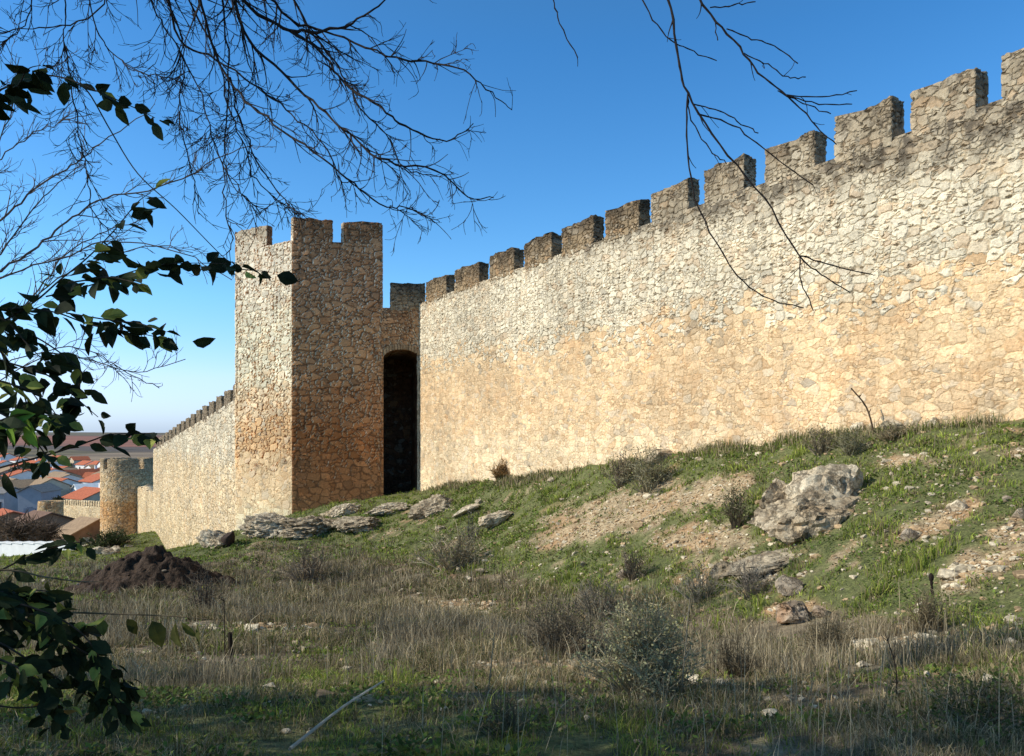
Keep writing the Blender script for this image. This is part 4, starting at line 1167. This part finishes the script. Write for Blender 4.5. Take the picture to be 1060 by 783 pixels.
# ------------------------------------------------------------------ trees
def grow(mb, P, rad, r, dens, L0, depth, rmin, col, droop=.0, spread=.8, tips=None, start=.12):
    """twigs sprouting along a branch polyline"""
    seg = np.linalg.norm(np.diff(P, axis=0), axis=1); tot = seg.sum(); cum = np.r_[0, np.cumsum(seg)]
    n = r.poisson(dens * tot)
    for _ in range(n):
        s = r.uniform(start, 1.0) * tot; i = min(np.searchsorted(cum, s, side='right') - 1, len(seg) - 1); f = (s - cum[i]) / max(seg[i], 1e-6)
        p = P[i] + (P[i + 1] - P[i]) * f; T = (P[i + 1] - P[i]) / max(seg[i], 1e-6); ra = rad[i] * (1 - f) + rad[min(i + 1, len(rad) - 1)] * f
        o = r.normal(size=3); o -= T * (o @ T); o /= np.linalg.norm(o) + 1e-9
        a = r.uniform(.35, .95) * spread
        d = T * math.cos(a) + o * math.sin(a); d[2] -= droop * r.uniform(.3, 1)
        d /= np.linalg.norm(d)
        L = L0 * r.uniform(.35, 1.15) * (1.15 - .75 * s / tot); k = 5
        Q = [p]; dd = d.copy(); curl = r.normal(size=3) * .13
        for j in range(k):
            dd = dd + curl + r.normal(size=3) * .09; dd[2] += -droop * .18 + (.10 if j > 2 else 0); dd /= np.linalg.norm(dd)
            Q.append(Q[-1] + dd * L / k)
        Q = np.array(Q); r0 = max(min(ra * .62, rmin * 2.6), rmin); R_ = np.linspace(r0, rmin * .62, k + 1) * (1 + .16 * (np.arange(k + 1) % 2))
        mb.tube(Q, R_, 4, np.array(col) * r.uniform(.7, 1.3))
        if tips is not None: tips.append(Q)
        if depth > 1: grow(mb, Q, R_, r, dens * 1.25, L0 * .52, depth - 1, rmin * .85, col, droop, spread, tips)


def px_line(pts, Y):
    return np.array([at(p[0], p[1], p[2] if len(p) > 2 else Y) for p in pts])


BK = (.028, .022, .020)
# overhanging bare tree: trunk beyond the left edge, limbs over the camera
tr = np.array([-6.0, 4.2]); tz0 = gz(*tr)
b_t = empty('bare_tree', v3(tr, tz0), 'leafless tree whose dark drooping branches hang into the top of the view', 'tree')
mb = MB(); S = spline([(tr[0], tr[1], tz0 - .2), (tr[0] + .1, tr[1], tz0 + 1.6), (tr[0] + .3, tr[1] + .1, tz0 + 3.2), (tr[0] + .9, tr[1] + .3, tz0 + 4.8)], 6)
mb.tube(S, np.linspace(.24, .14, len(S)), 10, BK); mb.build('trunk', TWIG, b_t, smooth=True)
fork = S[-1]
hub1 = np.array([-3.3, 4.9, 3.75]); hub2 = np.array([.6, 4.8, 4.3]); hub0 = np.array([-4.0, 4.8, 3.5])
for pts, ra, rb in (([fork, (-4.4, 4.7, 3.5), hub1, (-2.3, 5.0, 3.3)], .13, .05), ([fork, (-4, 4.6, 4.3), (-1.6, 4.7, 4.7), hub2], .12, .05), ([fork, (-4.6, 4.6, 3.6), hub0], .09, .05)):
    S = spline(pts, 6); mb = MB(); mb.tube(S, np.linspace(ra, rb, len(S)), 8, BK); mb.build('limb', TWIG, b_t, smooth=True)
r = np.random.default_rng(5)
SETA = [([(215, -40), (260, 8), (300, 32), (335, 55), (355, 85), (395, 112), (420, 130), (455, 145), (478, 138), (490, 128)], .020, 5.0),
        ([(235, -40), (252, 30), (290, 75), (330, 112), (365, 142), (400, 166), (450, 176), (485, 203), (511, 205)], .018, 4.8),
        ([(300, 32), (335, 33), (370, 20), (398, 0), (425, -30)], .017, 5.0),
        ([(255, -30), (300, 20), (345, 35), (400, 58), (440, 64), (480, 72), (508, 98), (530, 114)], .015, 5.2),
        ([(200, -40), (214, 30), (232, 75), (260, 110), (300, 140), (335, 165), (365, 190), (400, 213), (425, 216), (450, 231)], .014, 4.7),
        ([(170, -40), (185, 40), (225, 62), (270, 92), (302, 118), (335, 150), (352, 185), (368, 192)], .013, 5.1),
        ([(225, -40), (235, 40), (236, 90), (233, 150), (231, 200), (240, 240), (235, 268)], .010, 4.9),
        ([(238, 80), (250, 130), (266, 165), (288, 200), (311, 224)], .009, 4.9),
        ([(180, -40), (205, 20), (226, 60), (236, 110), (252, 150), (262, 180), (285, 207), (300, 212)], .011, 5.3),
        ([(150, -40), (185, 25), (190, 70), (185, 120), (195, 165), (203, 200), (206, 222)], .008, 5.2),
        ([(280, -40), (320, 30), (350, 70), (372, 110), (400, 140), (420, 175), (450, 182)], .013, 5.3),
        ([(60, -30), (68, 12), (66, 40), (75, 95), (83, 150), (92, 185), (95, 215), (120, 250)], .008, 5.0),
        ([(130, -40), (98, 14), (55, 28), (20, 30), (-20, 40)], .009, 5.0),
        ([(85, -40), (100, 30), (118, 55), (140, 72), (175, 82), (190, 78)], .009, 5.3),
        ([(40, -40), (28, 20), (8, 40), (-20, 50)], .007, 4.8),
        ([(140, -40), (160, 10), (178, 40), (205, 90), (220, 140), (240, 190), (270, 222)], .009, 4.8)]
for pts, ra, Yd in SETA:
    P = spline(px_line([(p[0], p[1], Yd * (1 + .05 * math.sin(k * .9))) for k, p in enumerate(pts)], Yd), 5)
    P[1:-1] += r.normal(size=P[1:-1].shape) * .006
    if pts[0][1] < 0:
        hub = (hub0 if pts[0][0] < 160 else hub1) + np.array([rng.uniform(-.2, .5), rng.uniform(-.2, .2), rng.uniform(-.25, .1)])
        P = np.vstack([spline([hub, (hub + P[0]) / 2 + np.array([0, 0, .1]), P[0]], 4)[:-1], P])
    rad = np.linspace(ra * .7, .003, len(P)) * (1 + .12 * r.normal(size=len(P)).clip(-1, 1))
    mb = MB(); mb.tube(P, rad, 6, BK)
    grow(mb, P, rad, r, 8.5, .46, 3, .0024, BK, droop=.2, start=.3 if pts[0][1] < 0 else .1)
    mb.build('branch', TWIG, b_t)
SETB = [([(660, -60), (690, -5), (702, 60), (712, 97), (745, 150), (790, 205), (828, 265), (855, 288), (880, 303)], .012, 1), ([(828, 265), (862, 275), (902, 284)], .006, 0), ([(828, 265), (830, 292), (842, 322)], .005, 0),
        ([(712, 97), (711, 140), (717, 195), (735, 240), (770, 292), (802, 312), (832, 319)], .007, 0), ([(650, -50), (667, 5), (690, 37), (712, 52), (742, 63)], .006, 1),
        ([(700, -60), (728, 5), (760, 42), (785, 75), (815, 100), (845, 130), (866, 150)], .011, 1), ([(812, 98), (850, 101), (887, 94)], .005, 0), ([(812, 98), (848, 108), (882, 108)], .005, 0), ([(805, 94), (832, 108), (860, 118)], .0045, 0),
        ([(752, 30), (778, 40), (802, 48), (826, 66)], .005, 0), ([(735, 8), (760, 5), (782, 2)], .005, 0), ([(770, 55), (795, 68), (815, 80), (834, 80)], .0045, 0),
        ([(560, -60), (571, -5), (580, 25), (598, 60)], .006, 1), ([(718, 108), (745, 116), (768, 128), (785, 138)], .005, 0), ([(722, 118), (760, 130), (790, 155), (842, 192)], .006, 0),
        ([(712, 100), (716, 125), (735, 155), (752, 170)], .005, 0), ([(740, 20), (743, 42)], .004, 0)]
for pts, ra, main in SETB:
    P = spline(px_line(pts, 5.0), 5); P[1:-1] += r.normal(size=P[1:-1].shape) * .004
    if main:
        hub = hub2 + np.array([rng.uniform(-.1, .2), rng.uniform(-.1, .2), -.1])
        P = np.vstack([spline([hub, (hub + P[0]) / 2 + np.array([0, 0, .08]), P[0]], 4)[:-1], P])
    rad = np.linspace(ra * .75, .0032, len(P)) * (1 + .25 * (np.arange(len(P)) % 2))
    mb = MB(); mb.tube(P, rad, 6, BK)
    grow(mb, P, rad, r, 1.6 if main else 2.6, .2, 1, .0028, BK, droop=.1, spread=.7, start=.4 if main else .1)
    mb.build('branch', TWIG, b_t)

# pale bare tree further off on the left
PB = (.125, .10, .085)
tr = np.array([-9.6, 11.0]); tz0 = gz(*tr)
p_t = empty('bare_tree', v3(tr, tz0), 'pale leafless tree with fine arching twigs behind the leafy branches on the left', 'tree')
mb = MB(); S = spline([(tr[0], tr[1], tz0 - .2), (tr[0] - .1, tr[1], tz0 + 1.5), (tr[0] + .1, tr[1], tz0 + 3.0)], 5); mb.tube(S, np.linspace(.16, .11, len(S)), 9, PB); mb.build('trunk', TWIG, p_t, smooth=True)
fork = S[-1]
for pts, ra, Yd in (([(-60, 262), (0, 228), (35, 196), (75, 172), (105, 148), (152, 118)], .020, 11), ([(-60, 310), (0, 280), (45, 250), (75, 225), (110, 205), (165, 195), (225, 165), (262, 150)], .020, 10.6),
                    ([(-60, 330), (0, 262), (30, 222), (55, 195), (85, 170)], .016, 11.3), ([(-60, 320), (0, 288), (60, 268), (120, 250), (190, 262), (240, 290)], .015, 10.4),
                    ([(-60, 390), (0, 345), (40, 300), (70, 262), (110, 240), (150, 225)], .016, 11), ([(-60, 205), (0, 165), (30, 140), (60, 128), (95, 118)], .012, 11.5),
                    ([(-60, 400), (10, 330), (60, 290), (100, 270), (160, 255), (200, 262)], .013, 10.8), ([(-60, 420), (0, 380), (60, 360), (100, 366), (130, 385), (165, 402)], .010, 10.6),
                    ([(-60, 430), (40, 370), (95, 372), (140, 386), (192, 372)], .010, 10.9), ([(-60, 150), (-10, 100), (30, 80), (70, 60)], .012, 11.2), ([(-60, 280), (-20, 200), (10, 120), (20, 60)], .014, 11.4)):
    P = px_line(pts, Yd); P = spline(np.vstack([fork + np.array([0, 0, rng.uniform(-.5, .1)]), P]), 5); P[1:-1] += r.normal(size=P[1:-1].shape) * .014
    rad = np.linspace(ra, .006, len(P)); mb = MB(); mb.tube(P, rad, 5, PB)
    grow(mb, P, rad, r, 3.8, .9, 3, .0046, PB, droop=-.12, start=.25)
    mb.build('branch', TWIG, p_t)


# leafy tree close on the left
def leaves(B, d, nrm, L, col, wid=.55):
    """ovate pointed leaves folded along the midrib"""
    n = len(B); L = np.asarray(L)[:, None]
    d = d / np.linalg.norm(d, axis=1)[:, None]
    s = np.cross(d, nrm); s /= np.linalg.norm(s, axis=1)[:, None] + 1e-9; u = np.cross(s, d)
    dr = nr.uniform(-.1, .42, (n, 1)); fo = nr.uniform(.02, .22, (n, 1)); wid = wid * nr.uniform(.75, 1.15, (n, 1)); w = L * wid * .5
    def pt(t, side, drop): return B + d * L * t + s * w * side + u * (np.abs(side) * fo * L - drop * dr * L)
    V = np.stack([B, pt(.22, .72, .05), pt(.22, 0, .05), pt(.22, -.72, .05), pt(.48, 1., .25), pt(.48, 0, .25), pt(.48, -1., .25), pt(.76, .62, .6), pt(.76, 0, .6), pt(.76, -.62, .6), pt(1., 0, 1.)], 1).reshape(-1, 3)
    k = np.arange(n)[:, None] * 11
    q = np.concatenate([k + np.array([[a, b, c, e_]]) for a, b, c, e_ in ((1, 4, 5, 2), (2, 5, 6, 3), (4, 7, 8, 5), (5, 8, 9, 6))])
    t = np.concatenate([k + np.array([[a, b, c]]) for a, b, c in ((0, 1, 2), (0, 2, 3), (7, 10, 8), (8, 10, 9))])
    return V, q, t, np.repeat(col, 11, 0)


l_t0 = np.array([-4.6, 2.3]); lz0 = gz(*l_t0)
l_t = empty('leafy_tree', v3(l_t0, lz0), 'leafy tree just outside the left edge whose dark leaf sprays reach into view', 'tree')
LB_ = (.05, .038, .028)
mb = MB(); S = spline([(l_t0[0], l_t0[1], lz0 - .2), (l_t0[0] - .05, l_t0[1] + .05, lz0 + 1.4), (l_t0[0] + .1, l_t0[1], lz0 + 3.0), (l_t0[0], l_t0[1] + .1, lz0 + 5)], 6)
mb.tube(S, np.linspace(.14, .05, len(S)), 10, LB_); mb.build('trunk', TWIG, l_t, smooth=True)
SPR = [([(-140, 150), (-20, 98), (35, 82), (70, 85), (110, 102), (150, 120), (167, 128)], 2.35, 20, 0), ([(-60, 110), (0, 88), (25, 72), (50, 74)], 2.2, 10, 0),
       ([(70, 82), (92, 96), (120, 140), (150, 185), (190, 222), (235, 268), (248, 275)], 2.4, 0, 0), ([(238, 270), (256, 282), (284, 284)], 2.4, 6, 0),
       ([(-120, 380), (-20, 338), (30, 312), (62, 290), (95, 268), (125, 242), (150, 215), (164, 205)], 2.3, 24, 0), ([(40, 305), (90, 296), (140, 284), (180, 277), (240, 276)], 2.35, 20, 0),
       ([(62, 290), (100, 284), (130, 290), (160, 300)], 2.2, 10, 0), ([(-100, 350), (-10, 320), (50, 322), (100, 338), (150, 347), (184, 354)], 2.3, 26, 0), ([(60, 322), (110, 330), (140, 334), (168, 342)], 2.2, 14, 0),
       ([(-60, 330), (10, 340), (60, 365), (90, 388), (84, 410)], 2.25, 18, 0), ([(-80, 350), (0, 375), (40, 388), (75, 412), (105, 432)], 2.15, 22, 0), ([(-60, 420), (0, 418), (50, 425), (90, 436)], 2.3, 18, 0),
       ([(-100, 510), (0, 482), (45, 470), (90, 456), (112, 450), (150, 449), (166, 448)], 2.2, 14, 0), ([(-60, 470), (0, 440), (20, 428), (40, 430)], 1.9, 14, 1), ([(-60, 440), (-5, 425), (22, 445), (36, 470), (40, 488)], 1.95, 16, 0),
       ([(-80, 300), (-20, 350), (10, 400), (20, 450), (5, 500)], 2.1, 20, 0), ([(-60, 380), (0, 395), (30, 410), (55, 440)], 2.0, 16, 0),
       ([(-100, 600), (0, 590), (40, 600), (70, 606), (98, 606)], 2.0, 6, 3), ([(0, 592), (30, 575), (60, 566), (85, 562)], 2.05, 14, 0), ([(-80, 640), (0, 636), (60, 634), (110, 638), (160, 642), (206, 646)], 1.95, 0, 3),
       ([(-80, 610), (0, 622), (40, 640), (70, 665), (90, 695), (120, 735), (130, 760)], 1.9, 40, 0), ([(-80, 600), (0, 615), (45, 625), (85, 650), (105, 690), (112, 735)], 1.85, 36, 0), ([(-80, 660), (0, 672), (40, 690), (60, 720), (60, 760)], 1.8, 26, 0), ([(-80, 580), (0, 606), (30, 630), (50, 660)], 1.95, 26, 0), ([(-60, 300), (-5, 330), (25, 355), (60, 380)], 2.2, 18, 0), ([(-80, 650), (0, 655), (40, 680), (70, 710), (90, 730)], 1.85, 22, 0), ([(-60, 600), (0, 610), (30, 612), (55, 620)], 1.9, 16, 0),
       ([(60, 640), (90, 668), (110, 690), (125, 720)], 1.9, 12, 0), ([(-60, 730), (0, 722), (30, 728), (55, 732)], 1.8, 5, 2)]
r = np.random.default_rng(21)
for pts, Yd, nl, kind in SPR:
    P = spline(px_line(pts, Yd), 6); P[:, 1] += .05 * np.sin(np.linspace(0, 3, len(P)) + Yd * 9)
    if pts[0][0] < -10:
        tpt = np.array([l_t0[0], l_t0[1], P[0][2] - .5]); P = np.vstack([spline([tpt, (tpt + P[0]) / 2 + np.array([0, 0, .12]), P[0]], 4)[:-1], P])
    mb = MB(); col = (.16, .115, .065) if kind == 3 else LB_
    mb.tube(P, np.linspace(.0042 if pts[0][0] < 0 else .0026, .0011, len(P)), 5, col)
    br = mb.build('branch', TWIG, l_t)
    m = int(nl * (1.75 if pts[-1][1] > 560 else 1.6))
    seg = np.linspace(.0, 1, len(P)); vis = np.where((P[:, 0] / P[:, 1] * FX + HX > -45))[0]; i0 = vis[0] if len(vis) else 0
    if nl:
        t = np.sort(r.uniform(i0, len(P) - 1.001, m)); i = t.astype(int); f = (t - i)[:, None]
        B = P[i] * (1 - f) + P[i + 1] * f; T = P[i + 1] - P[i]; T /= np.linalg.norm(T, axis=1)[:, None]
        o = r.normal(size=(m, 3)); o[:, 2] = o[:, 2] * .45 - .45
        B = B + (T * .3 + o) * r.uniform(.004, .022, (m, 1))
        d = T * .6 + o * .75; nrm = r.normal(size=(m, 3)) + np.array([0, -.6, .7])
        L = r.uniform(.040, .082, m) * np.interp(t, [i0, len(P) - 1], [1.1, .8]) * (Yd / 2.25)
        c = np.array([[.022, .032, .012]]) * r.uniform(.5, 1.6, (m, 1))
        yl = r.random((m, 1)); c = np.where(yl < .15, np.array([[.30, .32, .07]]), np.where(yl < .10, np.array([[.16, .07, .03]]), c))
        if kind == 1: c = np.where(r.random((m, 1)) < .3, np.array([[.14, .26, .04]]), c)
        if kind == 2: c = np.where(r.random((m, 1)) < .5, np.array([[.40, .20, .05]]), np.array([[.30, .36, .06]]))
        V, q, tt, cc = leaves(B, d, nrm, L, c, .64)
    if kind == 3:
        hang = np.array([(98, 642, .085), (104, 640, .075), (131, 641, .088), (157, 643, .08), (182, 644, .09), (188, 644, .075), (205, 646, .08), (60, 634, .08), (22, 634, .07), (36, 634, .08)]) if nl == 0 else np.array([(12, 594, .07), (50, 601, .06)])
        B = np.array([at(a, b, Yd) for a, b, _ in hang]); d = np.array([[r.uniform(-.7, .8), r.uniform(-.6, .5), -1] for _ in hang]); nrm = np.array([[r.uniform(-1.4, 1.4), -.8, r.uniform(-.3, .5)] for _ in hang])
        c = np.array([[.12, .125, .03]]) * r.uniform(.25, 1.3, (len(B), 1))
        V, q, tt, cc = leaves(B, d, nrm, hang[:, 2] * r.uniform(.6, .95, len(B)), c, .6)
    mk('leaves', V, [q, tt], LEAF, br, col=cc)
# two leaves in brighter green, their sunlight painted into the colour
B = np.array([at(10, 432, 1.9), at(28, 433, 1.9), at(5, 440, 1.92)]); d = np.array([[.25, 0, -.9], [.35, -.1, -.85], [-.2, .1, -.9]]); nrm = np.array([[-.7, -.75, .3], [-.6, -.8, .35], [-.5, -.9, .1]])
V, q, tt, cc = leaves(B, d, nrm, [.075, .082, .09], np.array([[.17, .30, .04], [.21, .36, .05], [.02, .03, .01]]), .72)
mk('leaves', V, [q, tt], LEAF, l_t, col=cc)
# the body of the crown, out of the picture, that throws the foreground shade
nC = 2000
blobs = [(-4.8, 2.6, -.4, 1.6, 1.7, 1.0), (-4.6, 2.2, 1.2, 1.7, 1.5, 1.0), (-5.4, 3.0, 2.6, 1.7, 1.5, 1.0), (-4.9, 2.0, 3.6, 1.4, 1.3, .8), (-6.6, 6.3, -.6, 1.0, .55, .7), (-6.6, 3.6, 1.4, 1.4, 1.6, 1.2), (-3.6, 1.0, .3, 1.0, .9, .9)]
VB = []; DBv = []; LBv = []
for bx_, by_, bz_, sx_, sy_, sz_ in blobs:
    u = nr.normal(size=(nC, 3)); u /= np.linalg.norm(u, axis=1)[:, None]; u *= nr.random((nC, 1)) ** .45
    VB.append(u * np.array([sx_, sy_, sz_]) + np.array([bx_, by_, bz_])); DBv.append(u + nr.normal(size=(nC, 3)) * .8 + np.array([0, 0, -.5]))
VB = np.concatenate(VB); DBv = np.concatenate(DBv)
ok = (VB[:, 0] / np.maximum(VB[:, 1], .05) * FX + HX < -60) & (VB[:, 2] > ground(VB[:, 0], VB[:, 1]) + .1)
VB, DBv = VB[ok], DBv[ok]
V, q, tt, cc = leaves(VB, DBv, nr.normal(size=VB.shape) + np.array([0, 0, .8]), nr.uniform(.07, .13, len(VB)), np.array([[.03, .045, .015]]) * nr.uniform(.5, 1.6, (len(VB), 1)), .62)
mk('crown', V, [q, tt], LEAF, l_t, col=cc)


# town trees
def town_tree(px, py, Y, w, h, label, col, n=900, seed=1, bare=False):
    p = at(px, py, Y); s = Y / FX; W, H = w * s / 2, h * s; r = np.random.default_rng(seed)
    z0 = min(p[2], gz(p[0], Y)); root = empty('town_tree', (p[0], Y, z0), label, 'tree', 'trees in the town')
    mb = MB(); top = p[2] + H
    mb.tube(spline([(p[0], Y, z0 - .2), (p[0] + .1, Y, (z0 + top) / 2), (p[0], Y, top - H * .25)], 3), np.linspace(.22, .08, 7), 6, (.07, .05, .04))
    for k in range(14 if bare else 5):
        a = r.uniform(0, 6.28); b = np.array([p[0], Y, p[2] + H * r.uniform(.1, .6)])
        mb.tube([b, b + np.array([math.cos(a) * W * .5, math.sin(a) * W * .5, H * .18]), b + np.array([math.cos(a) * W, math.sin(a) * W, H * .4])], [.10, .07, .04], 4, (.10, .075, .06))
    mb.build('trunk', TWIG, root)
    u = r.normal(size=(n, 3)); u /= np.linalg.norm(u, axis=1)[:, None]; u *= r.random((n, 1)) ** .4 * (1 + .5 * (n3(u * 2 + seed, seed)[:, None] - .5))
    B = u * np.array([W, W, H * .5]) + np.array([p[0], Y, p[2] + H * .52]); d = r.normal(size=(n, 3)); sd = np.cross(d, r.normal(size=(n, 3)))
    d /= np.linalg.norm(d, axis=1)[:, None]; sd /= np.linalg.norm(sd, axis=1)[:, None]
    L = (.12 if bare else .55) * r.uniform(.6, 1.3, (n, 1)); LL = (1.3 if bare else .55) * r.uniform(.6, 1.3, (n, 1))
    V = np.stack([B, B + d * LL * .5 + sd * L * .4, B + d * LL, B + d * LL * .5 - sd * L * .4], 1).reshape(-1, 3)
    c = np.repeat(np.array([col]) * r.uniform(.5, 1.5, (n, 1)), 4, 0)
    mk('crown', V, np.arange(n * 4).reshape(-1, 4), GRASS, root, col=c)


town_tree(17, 500, 270, 14, 20, 'dark evergreen tree by the red roofed house at the far left', (.02, .03, .014), 700, 1)
town_tree(106, 506, 255, 8, 18, 'narrow dark cypress beside the round tower', (.018, .028, .014), 500, 2)
town_tree(35, 512, 225, 22, 12, 'dark green tree behind the blue warehouse', (.025, .035, .016), 700, 3)
town_tree(20, 562, 75, 38, 24, 'bare brown tree behind the white yard wall at left', (.12, .085, .06), 700, 4, True)
town_tree(48, 562, 80, 24, 20, 'smaller bare brown tree behind the white yard wall', (.11, .08, .06), 500, 5, True)
town_tree(-15, 560, 78, 40, 26, 'bare brown tree at the left end of the yard wall', (.12, .085, .06), 700, 6, True)
town_tree(60, 526, 160, 12, 12, 'small olive tree behind the small distant tower', (.04, .045, .024), 400, 7)

# ------------------------------------------------------------------ light, sky, camera
SUN = Vector((-.98, -.185, 0)).normalized() * math.cos(R(33)) + Vector((0, 0, math.sin(R(33))))
ld = bpy.data.lights.new('sun', 'SUN'); ld.energy = 5.0; ld.angle = R(.5); ld.color = (1, .94, .81)
lo = bpy.data.objects.new('sun', ld); COL.objects.link(lo); lo.rotation_euler = SUN.to_track_quat('Z', 'Y').to_euler(); lo.location = (-20, 0, 30)
w = bpy.data.worlds.new('World'); sc.world = w; w.use_nodes = True
nt = w.node_tree; bg = nt.nodes['Background']
sk = nt.nodes.new('ShaderNodeTexSky'); sk.sky_type = 'NISHITA'; sk.sun_disc = False
sk.sun_elevation = R(33); sk.sun_rotation = math.atan2(SUN.x, SUN.y); sk.air_density = 1.0; sk.dust_density = .6; sk.ozone_density = 1.5; sk.altitude = 500
hs = nt.nodes.new('ShaderNodeHueSaturation'); hs.inputs['Saturation'].default_value = 1.28; hs.inputs['Value'].default_value = 1.25
nt.links.new(sk.outputs[0], hs.inputs['Color']); tc = nt.nodes.new('ShaderNodeTexCoord'); sx = nt.nodes.new('ShaderNodeSeparateXYZ'); nt.links.new(tc.outputs['Generated'], sx.inputs[0])
rp = nt.nodes.new('ShaderNodeValToRGB'); nt.links.new(sx.outputs[2], rp.inputs[0])
rp.color_ramp.elements[0].position = 0.; rp.color_ramp.elements[0].color = (.58, .80, 1.6, 1)
rp.color_ramp.elements[1].position = .45; rp.color_ramp.elements[1].color = (.58, .93, 1.08, 1)
e_ = rp.color_ramp.elements.new(.062); e_.color = (.80, .87, 1.24, 1)
e_ = rp.color_ramp.elements.new(.75); e_.color = (.95, .97, .80, 1)
e_ = rp.color_ramp.elements.new(.16); e_.color = (.76, 1.03, 1.16, 1)
mx = nt.nodes.new('ShaderNodeMix'); mx.data_type = 'RGBA'; mx.blend_type = 'MULTIPLY'; mx.inputs[0].default_value = 1
nt.links.new(hs.outputs[0], mx.inputs[6]); nt.links.new(rp.outputs[0], mx.inputs[7]); nt.links.new(mx.outputs[2], bg.inputs[0]); bg.inputs[1].default_value = .15

cd_ = bpy.data.cameras.new('camera'); cam = bpy.data.objects.new('camera', cd_); COL.objects.link(cam)
cam.location = (0, 0, 0); cam.rotation_euler = (R(90), 0, 0)
cd_.sensor_width = 36; cd_.lens = FX / 1060 * 36; cd_.shift_y = (HY - 391.5) / 1060; cd_.clip_start = .05; cd_.clip_end = 20000
sc.camera = cam
sc.view_settings.view_transform = 'Standard'; sc.view_settings.look = 'None'; sc.view_settings.exposure = 0
sc.render.engine = 'CYCLES'
sc.cycles.use_denoising = True
sc.cycles.max_bounces = 5; sc.cycles.diffuse_bounces = 3; sc.cycles.transparent_max_bounces = 4
